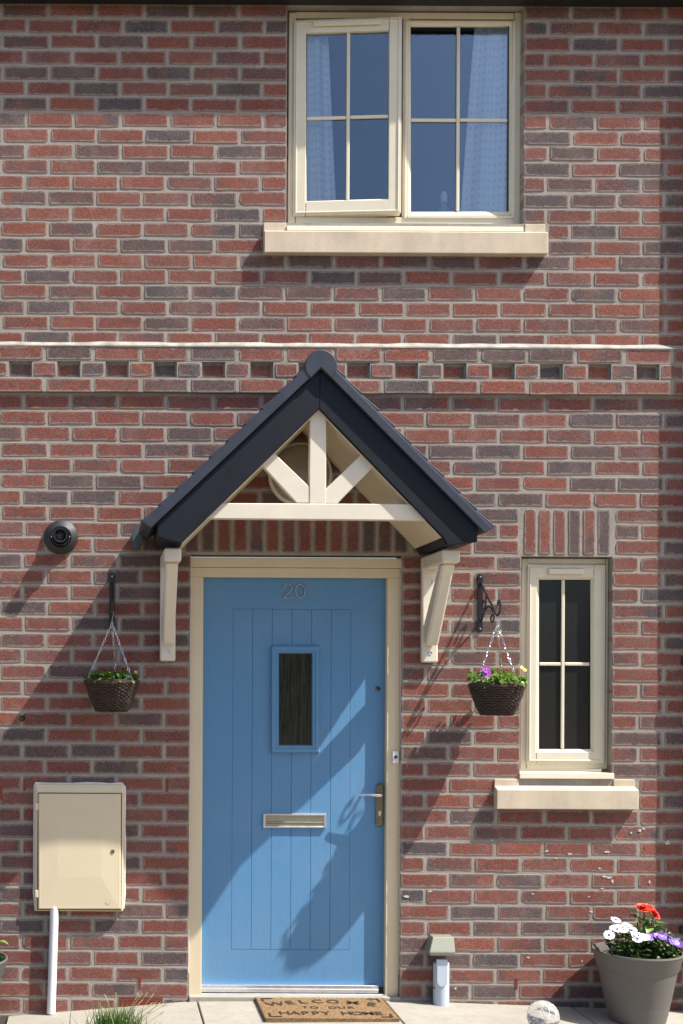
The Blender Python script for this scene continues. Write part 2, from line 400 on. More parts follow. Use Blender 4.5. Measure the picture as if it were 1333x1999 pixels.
# ================================================================== SETTING
# ground beyond the paving
g = MB(); g.add([(-80, -120, -0.22), (80, -120, -0.22), (80, 20, -0.22), (-80, 20, -0.22)], [(0, 1, 2, 3)])
g.build('ground', M['grit'], kind='structure')

def vground(u):                              # level of the paving along the wall, in wall pixels
    pts = [(-700, 2010), (15, 1985), (388, 1952.5), (753, 1949.5), (1121, 1961), (1489, 1972), (2200, 1980)]
    for (a, va), (b, vb) in zip(pts, pts[1:]):
        if u <= b: return va + (vb - va) * (u - a) / (b - a)
    return 1980
def zground(u, p=0.0): return W(u, vground(u)).z - 0.004 * p
pav = link('pavement', None, None, (0, -0.3, -0.1), kind='structure')
pb = MB(); pb.add([(-1.6, 0.12, -0.17), (4.2, 0.12, -0.17), (4.2, -1.9, -0.17), (-1.6, -1.9, -0.17)], [(0, 1, 2, 3)])
pb.build('bedding', M['grit'], pav)
edges_u = [-350, 18, 388, 753, 1121, 1489, 1857]
for row, (pa, pz) in enumerate(((-0.004, 0.62), (0.628, 1.24))):
    for a, b in zip(edges_u, edges_u[1:]):
        if row == 1 and a < 380: continue
        if a < 0: continue
        q = MB(); vs = []
        for dz in (0, -0.06):
            for (u, p) in ((a + 1.6, pa), (b - 1.6, pa), (b - 1.6, pz - 0.004), (a + 1.6, pz - 0.004)):
                vs.append((W(u, 0).x, -p, zground(u, p) + dz))
        q.add(vs, [(0, 1, 2, 3), (7, 6, 5, 4), (0, 4, 5, 1), (1, 5, 6, 2), (2, 6, 7, 3), (3, 7, 4, 0)])
        q.build('paving_slab', M['paving'], pav, bevel=0.003)
# low soil bed left of the slabs
sb = MB(); xa, xb = W(-350, 0).x, W(16, 0).x
sb.box(xa, xb, 0.0, -1.2, -0.2, -0.098); sb.build('soil_bed', M['soil'], None, kind='structure')
bed2 = MB(); bed2.box(W(20, 0).x, W(386, 0).x, -0.625, -1.3, -0.2, -0.075); bed2.build('flower_bed', M['soil'], None, kind='structure')
# hedge added behind the camera, out of view, to darken window reflections
hb = MB(); nx, nz = 60, 12; vs = []; fs = []
for j in range(nz + 1):
    for i in range(nx + 1):
        x = -28 + 58 * i / nx; z = -0.3 + 4.6 * j / nz
        d = noise.noise(Vector((x * 0.8, z * 0.9, 3))) * 0.7
        vs.append((x, -19 + d + (j / nz) ** 3 * -1.0, z + (noise.noise(Vector((x * 0.5, 0, 7))) * 0.7 if j > nz - 3 else 0)))
for j in range(nz):
    for i in range(nx):
        k = j * (nx + 1) + i; fs.append((k, k + 1, k + nx + 2, k + nx + 1))
hb.add(vs, fs); hb.build('unseen_hedge', M['unseen_hedge'], None, kind='stuff')

# ================================================================== HOUSE
house = thing('brick_house', W(666, 1945), 'red and grey multi brick house front with cream windows and a light blue door', 'house')

# ---- course layout (level wall pixels)
def cv(n): return 691.8 + (31.0 * n if n > 0 else 30.5 * n)
def cedge(n): return (cv(n) + cv(n - 1)) / 2      # top edge of course n
U0, U1 = -330, 1760
uw = (UVp(560, 230)[0], UVp(1023, 230)[0])        # upper window opening
us = (UVp(516, 470)[0], UVp(1070, 470)[0])        # its sill
sw = (UVp(1016, 1300)[0], UVp(1195, 1300)[0])     # small window opening
ss = (UVp(970, 1550)[0], UVp(1247, 1550)[0])
dw = (371.0, 784.0)
OPEN = [(uw[0], uw[1], cedge(-22), cedge(-8)), (sw[0], sw[1], cedge(13) + 2, cedge(27)), (dw[0], dw[1], cedge(13) + 2, 2100)]
def blocked(n):
    z = []
    if -22 <= n <= -9: z.append((*uw, 0))
    if n in (-8, -7): z.append((*us, 2))
    if n >= 13: z.append((*dw, 0))
    if 13 <= n <= 26: z.append((*sw, 0))
    if n in (27, 28): z.append((*ss, 2))
    if n in (10, 11, 12): z.append((354, 801, 4)); z.append((sw[0] - 1, sw[1] + 1, 4))
    if 28 <= n <= 34: z.append((80, 230, 0))
    return z

# ---- mortar sheet with real openings
us_ = sorted({U0, U1, *[o[0] for o in OPEN], *[o[1] for o in OPEN]}); vs_ = sorted({-130, 2060, *[o[2] for o in OPEN], *[min(o[3], 2060) for o in OPEN]})
mo = MB(); PM = -0.0024
for a, b in zip(us_, us_[1:]):
    for c, d in zip(vs_, vs_[1:]):
        um, vm = (a + b) / 2, (c + d) / 2
        if any(o[0] < um < o[1] and o[2] < vm < o[3] for o in OPEN): continue
        mo.add([W(a, c, PM), W(b, c, PM), W(b, d, PM), W(a, d, PM)], [(0, 1, 2, 3)])
for o in OPEN:
    c = [(o[0], o[2]), (o[1], o[2]), (o[1], min(o[3], 2060)), (o[0], min(o[3], 2060))]
    for i in range(4):
        (ua, va), (ub, vb) = c[i], c[(i + 1) % 4]
        sgn = 0.9
        mo.add([W(ua, va, PM), W(ub, vb, PM), W(ub, vb, -0.12), W(ua, va, -0.12)], [(0, 1, 2, 3)])
mortar = mo.build('wall', M['mortar'], house, recalc=False)

# ---- brick shapes: worn rounded blocks with uneven edges
def brick_shape(rng, asp):
    """outline in the unit square -0.5..0.5, as (x, z), 16 points, with per-axis wobble in metres"""
    hw, hh = asp
    r = 0.0068; pts = []
    j = lambda a: rng.uniform(-a, a)
    def corner(cx, cz, a0):
        rr = min(0.028, r * rng.uniform(0.5, 1.7) * (2.0 if rng.random() < .12 else 1))
        for k in range(3):
            a = a0 + k * math.pi / 4
            pts.append((cx - math.copysign(rr, cx) + rr * math.cos(a) + j(0.0006), cz - math.copysign(rr, cz) + rr * math.sin(a) + j(0.0006)))
    w1 = 0.0016
    corner(hw, hh, 0); pts.append((hw * 0.35, hh + j(w1))); pts.append((-hw * 0.35, hh + j(w1)))
    corner(-hw, hh, math.pi / 2); pts.append((-hw + j(0.001), j(0.004)))
    corner(-hw, -hh, math.pi); pts.append((-hw * 0.35, -hh + j(w1))); pts.append((hw * 0.35, -hh + j(w1)))
    corner(hw, -hh, 1.5 * math.pi); pts.append((hw + j(0.001), j(0.004)))
    n = len(pts); vs = []
    y_off = j(0.0005)
    for x, z in pts: vs.append((x, 0.100, z))
    for x, z in pts: vs.append((x, 0.0026, z))
    for x, z in pts:
        k = 0.0025
        vs.append((x - math.copysign(min(k, abs(x)), x), 0.0003 + y_off + j(0.0005), z - math.copysign(min(k, abs(z)), z)))
    fs = []
    for lv in (0, 1):
        for i in range(n): fs.append((lv * n + i, lv * n + (i + 1) % n, (lv + 1) * n + (i + 1) % n, (lv + 1) * n + i))
    fs.append(list(range(2 * n, 3 * n)))
    uv = [((x / (2 * hw)) + 0.5, (z / (2 * hh)) + 0.5) for x, z in pts] * 3
    return vs, fs, uv
BW, BH = 88.4 * S / 2, 27.4 * S / 2
brng = random.Random(5)
FULL = [brick_shape(brng, (BW, BH)) for _ in range(14)]
HALF = [brick_shape(brng, (40 * S / 2, BH)) for _ in range(8)]
def shape_mesh(sh, i, nm):
    me = bpy.data.meshes.new(nm); me.from_pydata(sh[0], [], sh[1]); me.materials.append(M['brick'])
    ul = me.uv_layers.new(name='brick_uv')
    for lp in me.loops: ul.data[lp.index].uv = sh[2][lp.vertex_index]
    bm = bmesh.new(); bm.from_mesh(me); bmesh.ops.recalc_face_normals(bm, faces=bm.faces)
    for f in bm.faces: f.smooth = len(f.verts) == 4 and f.calc_center_median().y < 0.0027
    bm.to_mesh(me); bm.free()
    return me
FULLM = [shape_mesh(s_, i, 'brick') for i, s_ in enumerate(FULL)]
HALFM = [shape_mesh(s_, i, 'brick') for i, s_ in enumerate(HALF)]

bricks = []       # dict: u, v, w (px), h (px), p, name, rot
def tone():
    # mostly red, some mixed, some dark
    r = brng.random()
    if r < 0.47: return brng.uniform(0.02, 0.44)
    if r < 0.89: return brng.uniform(0.44, 0.70)
    return brng.uniform(0.70, 0.97)
def add_brick(u, v, wpx, hpx, p, name='brick', rot=False, par='wall'):
    bricks.append(dict(u=u, v=v, w=wpx, h=hpx, p=p, name=name, rot=rot, par=par, tone=tone()))
for n in range(-25, 44):
    if n in (0, 1, 2): continue
    ph = 44.0 if n % 2 else 90.5
    ph += brng.uniform(-2.6, 2.6)
    js = [ph + 92.6 * k + brng.uniform(-1.3, 1.3) for k in range(-6, 20)]
    zs = sorted(blocked(n)); free = []; a = (U0, 0)
    for z in zs:
        free.append((a, (z[0], z[2]))); a = (z[1], z[2])
    free.append((a, (U1, 0)))
    for (fa, ga), (fb, gb) in free:
        if fb - fa < 8: continue
        inner = [x for x in js if fa + 22 < x < fb - 22]
        bd = [(fa, ga)] + [(x, 2.4) for x in inner] + [(fb, gb)]
        for (x0, g0), (x1, g1) in zip(bd, bd[1:]):
            l, r_ = x0 + g0, x1 - g1
            if r_ - l < 8: continue
            add_brick((l + r_) / 2, cv(n) + brng.uniform(-0.9, 0.9), r_ - l - brng.uniform(-.8, 1.2), (27.5 if n > 0 else 27.0) + brng.uniform(-1.3, .7), brng.uniform(-0.0008, 0.0009))
# string course of three projecting rows with a dentil row between
PB = 0.021
bandj = lambda k: 84.5 + 93.9 * k
for k in range(-4, 18):
    for n in (0, 2):
        add_brick((bandj(k) + bandj(k + 1)) / 2 + brng.uniform(-1, 1), cv(n) + brng.uniform(-.5, .5), 93.9 - 6.2, 26.6, PB + brng.uniform(-.001, .001), 'stretcher', False, 'band')
    add_brick(bandj(k) + brng.uniform(-1, 1), cv(1), 43, 26.6, PB + brng.uniform(-.001, .001), 'dentil', False, 'band')
    add_brick((bandj(k) + bandj(k + 1)) / 2, cv(1), 41, 26, -0.0012, 'recessed_brick', False, 'band')
# soldier courses
vt, vb_ = cedge(10), cedge(13)
for i in range(14):
    a, b = 358, 797; wd = (b - a) / 14
    add_brick(a + wd * (i + .5), (vt + vb_) / 2 + brng.uniform(-.6, .6), wd - 5.4, vb_ - vt - 5.5, brng.uniform(0, .001), 'soldier_brick', True, 'sold')
for i in range(6):
    a, b = sw[0] + 3, sw[1] - 3; wd = (b - a) / 6
    add_brick(a + wd * (i + .5), (vt + vb_) / 2 + 1 + brng.uniform(-.6, .6), wd - 5.6, vb_ - vt - 5, brng.uniform(0, .001), 'soldier_brick', True, 'sold')

# mortar of the string course
sc_ = MB()
ua, ub = W(U0, 0).x, W(U1, 0).x; pm = PB - 0.0026
for n in (0, 2):
    sc_.box(ua, ub, 0.0024, -pm, W(0, cv(n) - 15.4).z, W(0, cv(n) + (15.4 if n == 0 else 12.4)).z)
for k in range(-4, 18):
    sc_.box(W(bandj(k) - 24.5, 0).x, W(bandj(k) + 24.5, 0).x, 0.0024, -pm, W(0, cv(1) - 15.0).z, W(0, cv(1) + 15.0).z)
band = sc_.build('string_course', M['mortar'], house, label='projecting brick band with a row of dentils under a pale mortar ledge')
lf = MB(); zt, zb = W(0, cv(0) - 24.6).z, W(0, cv(0) - 13.2).z
nseg = 60; rl = random.Random(4); vs = []; fs = []
for i in range(nseg + 1):
    x = ua + (ub - ua) * i / nseg; d = rl.uniform(-0.003, 0.003)
    vs += [(x, 0.003, zt + d), (x, -0.002, zt + d - 0.002), (x, -PB - 0.002, zb + 0.006 + d * 0.3), (x, -PB - 0.002, zb), (x, 0.003, zb)]
for i in range(nseg):
    for k in range(5): fs.append((i * 5 + k, i * 5 + (k + 1) % 5, (i + 1) * 5 + (k + 1) % 5, (i + 1) * 5 + k))
lf.add(vs, fs); lf.build('mortar_fillet', M['lime'], band)
door_lintel = MB().box(W(356, 0).x, W(799, 0).x, 0.004, 0.08, W(0, vb_ - 1).z, W(0, vt + 1).z).build('door_lintel', M['mortar'], house, label='row of upright soldier bricks over the door')
win_lintel = MB().box(W(sw[0] + 1, 0).x, W(sw[1] - 1, 0).x, 0.004, 0.08, W(0, vb_ - 1).z, W(0, vt + 1).z).build('window_lintel', M['mortar'], house, label='six upright soldier bricks over the small window')

def place(bk):
    full = bk['w'] > 60 if not bk['rot'] else True
    i = brng.randrange(14 if full else 8)
    sh = (FULL if full else HALF)[i]; me = (FULLM if full else HALFM)[i]
    bw, bh = (bk['w'], bk['h']) if not bk['rot'] else (bk['h'], bk['w'])
    sx, sz = bw * S / (2 * BW if full else 40 * S), bh * S / (2 * BH)
    return sh, me, sx, sz, W(bk['u'], bk['v'], bk['p'])
cam_v = cam.location
def inview(bk): return -30 < bk['u'] < 1350 and 0 < bk['v'] < 1965
plain = [b for b in bricks if b['par'] == 'wall' and inview(b) and b['w'] > 30]
plain.sort(key=lambda b: (W(b['u'], b['v']) - cam_v).length - (0.35 if b['w'] > 75 else 0))
chosen = set(id(b) for b in plain[:300])
rest_v, rest_f, rest_uv, rest_tone = [], [], [], []
for bk in bricks:
    sh, me, sx, sz, loc = place(bk)
    special = bk['par'] != 'wall' and -60 < bk['u'] < 1400
    if id(bk) in chosen or special:
        par = mortar if bk['par'] == 'wall' else band if bk['par'] == 'band' else (door_lintel if bk['u'] < 900 else win_lintel)
        o = link(bk['name'], me, par, loc, tone=bk['tone'])
        o.scale = (sx, 1, sz)
        o.rotation_euler = (0, R(90) if bk['rot'] else R(brng.uniform(-.25, .25)), 0)
    else:
        off = len(rest_v); rot = R(90) if bk['rot'] else 0
        for x, y, z in sh[0]:
            x *= sx; z *= sz
            if rot: x, z = z, -x
            rest_v.append((loc.x + x, loc.y + y, loc.z + z))
        for f in sh[1]: rest_f.append([i + off for i in f]); rest_tone.append(bk['tone'])
        rest_uv += sh[2]
me = bpy.data.meshes.new('brick'); me.from_pydata([Vector(v) - ORG[mortar.name] for v in rest_v], [], rest_f); me.materials.append(M['brick'])
ul = me.uv_layers.new(name='brick_uv')
for lp in me.loops: ul.data[lp.index].uv = rest_uv[lp.vertex_index]
at = me.attributes.new('tone', 'FLOAT', 'FACE'); at.data.foreach_set('value', rest_tone)
bm = bmesh.new(); bm.from_mesh(me); bmesh.ops.recalc_face_normals(bm, faces=bm.faces)
for f in bm.faces: f.smooth = False
bm.to_mesh(me); bm.free()
link('brick', me, mortar, ORG[mortar.name], kind='stuff')

# ---- eave: soffit, fascia, gutter
vE = 8.5
MB().box(ua, ub, 0.0, -0.088, W(0, vE).z, W(0, vE).z + 0.02).build('soffit', M['eave'], house)
MB().box(ua, ub, -0.0885, -0.104, W(0, vE).z - 0.008, W(0, vE).z + 0.2).build('fascia_board', M['eave'], house, bevel=0.003)
MB().tube([(ua, -0.129, W(0, vE).z + 0.115), (ub, -0.129, W(0, vE).z + 0.115)], 0.044, 16).build('gutter', M['eave'], house, smooth=True)
rf = MB(); zt = W(0, vE).z + 0.2
rf.add([(ua, -0.17, zt), (ub, -0.17, zt), (ub, 4.0, zt + 3.2), (ua, 4.0, zt + 3.2)], [(0, 1, 2, 3)])
rf.build('roof', M['tile'], house)

# ---- generic joinery
def ring(mb, x0, y0, x1, y1, wl, wt, wr, wb, p0, p1):
    """rectangular frame in photo pixels: outer box and member widths, mitred look by butt joints"""
    mb.pbox(x0, y0, x0 + wl, y1, p0, p1); mb.pbox(x1 - wr, y0, x1, y1, p0, p1)
    mb.pbox(x0 + wl, y0, x1 - wr, y0 + wt, p0, p1); mb.pbox(x0 + wl, y1 - wb, x1 - wr, y1, p0, p1)
def bead(mb, x0, y0, x1, y1, wid, p0, p1):
    """chamfered glazing bead: high at the outside, low at the glass"""
    o = [P(x, y, p1) for x, y in ((x0, y0), (x1, y0), (x1, y1), (x0, y1))]
    i = [P(x, y, p0) for x, y in ((x0 + wid, y0 + wid), (x1 - wid, y0 + wid), (x1 - wid, y1 - wid), (x0 + wid, y1 - wid))]
    ob = [Vector((q.x, -p0 + 0.01, q.z)) for q in o]; ib = [Vector((q.x, -p0 + 0.01, q.z)) for q in i]
    for k in range(4):
        l = (k + 1) % 4
        mb.add([o[k], o[l], i[l], i[k], ob[k], ob[l], ib[l], ib[k]], [(0, 1, 2, 3), (0, 4, 5, 1), (2, 6, 7, 3), (4, 7, 6, 5)])

# ---- upper window
pw = -0.055
win = MB()
ring(win, 563, 24, 1018, 442, 14, 12, 14, 18, pw - 0.06, pw)
win.pbox(786, 36, 799, 424, pw - 0.06, pw + 0.0005)
window = win.build('window', M['upvc'], house, bevel=0.003, label='large upper two light cream window with its left casement ajar')
fx = MB(); ring(fx, 790, 40, 1006, 426, 5, 5, 6, 6, pw - 0.04, pw + 0.006); bead(fx, 795, 45, 1000, 420, 7, pw - 0.012, pw + 0.003)
fx.build('fixed_frame', M['upvc'], window, bevel=0.002)
gs = MB(); gs.pbox(800.5, 50, 992, 414, pw - 0.018, pw - 0.0165); gs.build('pane', M['glass'], window)
gk = MB(); ring(gk, 799, 49, 993, 415.5, 2, 2, 2, 2, pw - 0.013, pw - 0.0105); gk.build('gasket', M['gasket'], window)
gb = MB(); gb.pbox(891, 52, 897.5, 413, pw - 0.016, pw - 0.006); gb.build('glazing_bar', M['upvc'], window, bevel=0.003)
for a, b in ((802, 890.5), (898, 990.5)):
    gb = MB(); gb.pbox(a, 231, b, 237.5, pw - 0.016, pw - 0.0068); gb.build('glazing_bar', M['upvc'], window, bevel=0.003)
# open casement, hinged on the left
hx = P(572, 230, pw).x; hy = -(pw + 0.004); ang = R(4.0)
def swing(mb):
    out = []
    for x, y, z in mb.v:
        dx, dy = x - hx, y - hy
        out.append((hx + dx * math.cos(ang) + dy * math.sin(ang), hy - dx * math.sin(ang) + dy * math.cos(ang), z))
    mb.v = out; return mb
p1 = pw + 0.014
cs = MB(); ring(cs, 573, 40, 781, 421, 24, 25, 24, 27, pw - 0.03, p1); bead(cs, 592, 60, 762, 399, 6, p1 - 0.014, p1 + 0.001)
ring(cs, 577, 44, 777, 417, 3, 3, 3, 3, p1 - 0.002, p1 + 0.004)
casement = swing(cs).build('casement', M['upvc'], window, bevel=0.002, label='casement pushed slightly open at its right edge')
q = MB(); q.pbox(597.5, 65, 757, 394, p1 - 0.02, p1 - 0.0185); swing(q).build('pane', M['glass'], window)
q = MB(); ring(q, 596.5, 64, 758, 395.5, 2, 2, 2, 2, p1 - 0.0155, p1 - 0.0125); swing(q).build('gasket', M['gasket'], window)
q = MB(); q.pbox(675, 66, 681.5, 393, p1 - 0.018, p1 - 0.008); swing(q).build('glazing_bar', M['upvc'], window, bevel=0.003)
for a, b in ((598.5, 674.5), (682, 756)):
    q = MB(); q.pbox(a, 229, b, 235.5, p1 - 0.018, p1 - 0.0088); swing(q).build('glazing_bar', M['upvc'], window, bevel=0.003)
q = MB(); q.pbox(611, 42, 742, 52, p1 + 0.0045, p1 + 0.016); swing(q).build('trickle_vent', M['upvc'], window, bevel=0.004, seg=2)
wb = MB(); zz = P(790, 440, -0.02)
wb.prismx([(0.055, P(0, 437, -.05).z), (-0.012, P(0, 439, 0).z - 0.002), (-0.014, P(0, 449, 0).z), (0.055, P(0, 449, 0).z)], P(559, 440, 0).x, P(1020, 440, 0).x)
wb.build('window_cill', M['upvc'], window, bevel=0.002)
def stone(x0, y0, x1, yt, y1, sl, sr, p, wall_z, name_label):
    a = P(x0, (y0 + y1) / 2, p).x; b = P(x1, (y0 + y1) / 2, p).x; xm = (x0 + x1) / 2
    zt_, zb_ = P(xm, yt, p).z, P(xm, y1, p).z
    st = MB()
    st.prismx([(-p, zb_), (-p, zt_), (0.0, zt_ + 0.016), (0.1, zt_ + 0.02), (0.1, zb_)], a, b)
    o = st.build('stone_sill', M['stone'], house, bevel=0.003, label=name_label)
    for (c, d) in ((a + 0.001, P(sl, 440 if y0 < 900 else 1526, 0).x), (P(sr, 440 if y0 < 900 else 1526, 0).x, b - 0.001)):
        e = MB(); e.box(c, d, 0.1, -0.006, zt_ + 0.004, P(xm, y0, 0).z); e.build('stooling', M['stone'], o, bevel=0.002)
    return o
stone(516, 437, 1070, 452, 494, 558, 1024, 0.042, 0, 'long buff stone sill under the upper window')

# ---- small window
pq = -0.055
sm = MB(); ring(sm, 1017, 1090, 1193, 1501, 11, 11, 11, 12, pq - 0.06, pq)
swin = sm.build('window', M['upvc'], house, bevel=0.003, label='small narrow cream window with dark obscured glass')
c2 = MB(); ring(c2, 1029, 1103, 1181, 1490, 18, 24, 22, 22, pq - 0.04, pq + 0.014); bead(c2, 1044, 1124, 1160, 1470, 8, pq - 0.001, pq + 0.015)
ring(c2, 1033, 1107, 1177, 1486, 3, 3, 3, 3, pq + 0.010, pq + 0.018)
c2.build('casement', M['upvc'], swin, bevel=0.002)
q = MB(); q.pbox(1050, 1130, 1154, 1464, pq - 0.008, pq - 0.0065); q.build('pane', M['obscure'], swin, label='dark obscured glass pane')
q = MB(); ring(q, 1051, 1131, 1153, 1463, 2, 2, 2, 2, pq - 0.003, pq - 0.001); q.build('gasket', M['gasket'], swin)
q = MB(); q.pbox(1095.5, 1132, 1102, 1462, pq - 0.006, pq + 0.004); q.build('glazing_bar', M['upvc'], swin, bevel=0.003)
for a, b in ((1053, 1095), (1102.5, 1151)):
    q = MB(); q.pbox(a, 1293, b, 1299.5, pq - 0.006, pq + 0.0032); q.build('glazing_bar', M['upvc'], swin, bevel=0.003)
q = MB(); q.pbox(1071, 1110, 1140, 1121, pq + 0.0145, pq + 0.026); q.build('trickle_vent', M['canopy'], swin, bevel=0.004, seg=2)
wb = MB()
wb.prismx([(0.055, P(0, 1500, -.05).z), (-0.010, P(0, 1503, 0).z), (-0.012, P(0, 1514, 0).z), (0.055, P(0, 1514, 0).z)], P(1013, 1505, 0).x, P(1197, 1505, 0).x)
wb.build('window_cill', M['upvc'], swin, bevel=0.002)
stone(970, 1521, 1247, 1542, 1580, 1012, 1197, 0.046, 0, 'short buff stone sill under the small window')

# ---- door and frame
pf_, pl = -0.026, -0.066
def dx(x, y):      # door verticals
    return x
fr = MB()
for (xa, xb) in ((372, 397), (757.5, 783.5)):
    fr.box(W(xa, 0).x, W(xb, 0).x, 0.12, -pf_, P(400, 1126, pf_).z, P(400, 1944, pf_).z)
fr.box(W(372, 0).x, W(783.5, 0).x, 0.12, -pf_, P(580, 1108.5, pf_).z, P(580, 1127, pf_).z - 0.0)
fr.box(W(371.5, 0).x, W(784, 0).x, 0.12, -pf_ - 0.004, P(580, 1089, pf_).z, P(580, 1107.8, pf_).z)
dframe = fr.build('door_frame', M['frame'], house, bevel=0.0025)
for um in (370.9, 784.6):
    sl = MB(); sl.tube([W(um, v, pf_ + 0.004) for v in range(1090, 1945, 45)], 0.004, 6)
    sl.build('mastic_bead', M['sealant'], dframe, smooth=True)

X = lambda u: W(u, 0).x
def Zl(v, p): return W(0, YC + (v - YC) * (D - p) / D).z     # level row seen at depth p
dl, dr, dt, db = 397.6, 757.0, 1126, 1923
gl, gr, gt, gbm = 457, 690, 1187, 1852                        # boarded field
lf = MB()
zt, zb = Zl(dt, pl), Zl(db, pl); gzt, gzb = Zl(gt, pl), Zl(gbm, pl)
lf.box(X(dl), X(gl), 0.115, -pl, zt, zb); lf.box(X(gr), X(dr), 0.115, -pl, zt, zb)
lf.box(X(gl), X(gr), 0.115, -pl, zt, gzt); lf.box(X(gl), X(gr), 0.115, -pl, gzb, zb)
lf.box(X(gl), X(gr), 0.115, -pl + 0.006, gzt, gzb)
leaf = lf.build('door', M['door'], house, label='light blue boarded front door with a small glazed pane')
nb = 6
for i in range(nb):
    a = gl + (gr - gl) * i / nb; b = gl + (gr - gl) * (i + 1) / nb
    q = MB(); q.box(X(a + .16), X(b - .16), -pl + 0.0062, -pl, gzt - 0.0006, gzb + 0.0006)
    q.build('door_board', M['door'], leaf, bevel=0.0017)
q = MB()
def bframe(mb, x0, y0, x1, y1, wd, p0, p1, p2):
    """moulded frame: outer edge at p0, crest p1, inner edge p2"""
    cs_ = [(0, p0 - 0.002), (0.12, p1 - 0.002), (0.3, p1), (0.5, p1 - 0.001), (0.55, p1 - 0.005), (0.7, p1 - 0.004), (0.85, p1 - 0.004), (1.0, p2)]
    rings = []
    for t_, pp in cs_:
        i = wd * t_
        rings.append([P(x, y, pp) for x, y in ((x0 + i, y0 + i), (x1 - i, y0 + i), (x1 - i, y1 - i), (x0 + i, y1 - i))])
    for r0, r1 in zip(rings, rings[1:]):
        for k in range(4): mb.add([r0[k], r0[(k + 1) % 4], r1[(k + 1) % 4], r1[k]], [(0, 1, 2, 3)])
bframe(q, 528.5, 1260, 624, 1470, 16, pl, pl + 0.020, pl + 0.004)
q.build('glazing_frame', M['door'], leaf)
q = MB(); q.pbox(543, 1275, 609.5, 1455, pl + 0.0006, pl + 0.0048); q.build('pane', M['doorglass'], leaf, label='dark reeded glass in the blue door')
# letter plate
q = MB(); ring(q, 514, 1588.5, 637, 1616, 4.5, 3.5, 4.5, 3.5, pl, pl + 0.012); lp = q.build('letter_plate', M['alu'], leaf, bevel=0.0015)
q = MB(); q.pbox(518.5, 1592, 632.5, 1604, pl, pl + 0.008); q.pbox(518.5, 1604.3, 632.5, 1607.6, pl, pl + 0.0105); q.pbox(518.5, 1608, 632.5, 1612.5, pl, pl + 0.0095)
q.build('letter_flap', M['flap'], leaf, bevel=0.001)
# handle
q = MB(); c0 = P(741.3, 1536, pl + .008); c1 = P(740.3, 1607, pl + .008); r = 6.8 * S; poly = []
for k in range(9): a = math.pi * k / 8; poly.append((c0.x + r * math.cos(a), c0.z + r * math.sin(a)))
for k in range(9): a = math.pi + math.pi * k / 8; poly.append((c1.x + r * math.cos(a), c1.z + r * math.sin(a)))
q.prism(poly, -(pl + 0.012), -pl)
handle = q.build('door_handle', M['darkchrome'], leaf, bevel=0.003, smooth=True)
q = MB(); b0 = P(741, 1551, pl + .012)
q.tube([b0, b0 + Vector((0, -0.035, 0)), b0 + Vector((-0.006, -0.046, 0)), b0 + Vector((-0.02, -0.05, 0.0)), P(720, 1551, pl + .06), P(706, 1551.5, pl + .058), P(697, 1551, pl + .055)], [0.0095, 0.009, 0.009, 0.008, 0.0065, 0.006, 0.005], 10)
q.build('lever', M['chrome'], leaf, smooth=True)
q = MB(); k0 = P(740.6, 1586, pl + .012); q.lathe([(0.0075, 0), (0.0075, 0.005), (0.006, 0.006)], k0, 14, 'y'); q.box(k0.x - .0045, k0.x + .0045, k0.y - .005, k0.y, k0.z - .016, k0.z - .004)
q.build('lock_barrel', M['chrome'], leaf, smooth=True)
q = MB(); k0 = P(737, 1344.5, pl); q.lathe([(0.012, 0), (0.012, 0.004), (0.008, 0.007), (0.006, 0.004)], k0, 18, 'y'); q.build('lock_escutcheon', M['darkchrome'], leaf, smooth=True)

# lettering from the built-in font
def text_mb(mb, body, size, place_fn, spacing=1.0, ext=0.02, off=0.0):
    cu = bpy.data.curves.new('t', 'FONT'); cu.body = body; cu.size = 1; cu.extrude = ext; cu.align_x = 'CENTER'; cu.space_character = spacing; cu.offset = off; cu.resolution_u = 3
    ob = bpy.data.objects.new('t', cu); COL.objects.link(ob)
    dg = bpy.context.evaluated_depsgraph_get(); dg.update()
    me = bpy.data.meshes.new_from_object(ob.evaluated_get(dg))
    mb.add([place_fn(v.co.x * size, v.co.y * size, v.co.z * size) for v in me.vertices], [list(p.vertices) for p in me.polygons])
    bpy.data.objects.remove(ob); bpy.data.curves.remove(cu); bpy.data.meshes.remove(me)
# house number 20: slim bent chrome numerals
q = MB(); dp = pl + 0.006
def arc(cx, cy, rx, ry, a0, a1, n): return [P(cx + rx * math.cos(R(a0 + (a1 - a0) * k / n)), cy - ry * math.sin(R(a0 + (a1 - a0) * k / n)), dp) for k in range(n + 1)]
two = arc(561.5, 1147.5, 8, 8, 190, -35, 12) + [P(562, 1158, dp), P(553.6, 1167, dp), P(558, 1167.2, dp), P(571, 1167.2, dp)]
q.tube(two, 0.0031, 8); q.build('numeral', M['darkchrome2'], leaf, smooth=True)
q = MB(); q.tube(arc(586, 1153.5, 9.2, 13, 0, 360, 24), 0.0031, 8, cap=False); q.build('numeral', M['darkchrome2'], leaf, smooth=True)
# threshold
q = MB(); q.box(X(397.6), X(746), 0.10, -(pl + 0.022), Zl(1921, pl + .02), Zl(1935.5, pl + .02)); q.box(X(397.6), X(746), 0.1, -(pl + 0.028), Zl(1928.5, pl + .028), Zl(1931, pl + .028))
q.box(X(396), X(757.5), 0.12, -(pl + 0.034), Zl(1937.6, pl + .03), Zl(1942.5, pl + .03))
q.build('threshold', M['alu'], house, bevel=0.001)
q = MB(); q.box(X(398), X(757), 0.119, -(pl + 0.004), Zl(1923, pl), Zl(1940, pl)); q.build('door_gap', M['gasket'], house)
q = MB(); q.box(X(372), X(783.2), 0.118, -0.012, W(0, 1943.2).z, W(0, 1990).z); q.build('door_step', M['paving'], house, bevel=0.003)

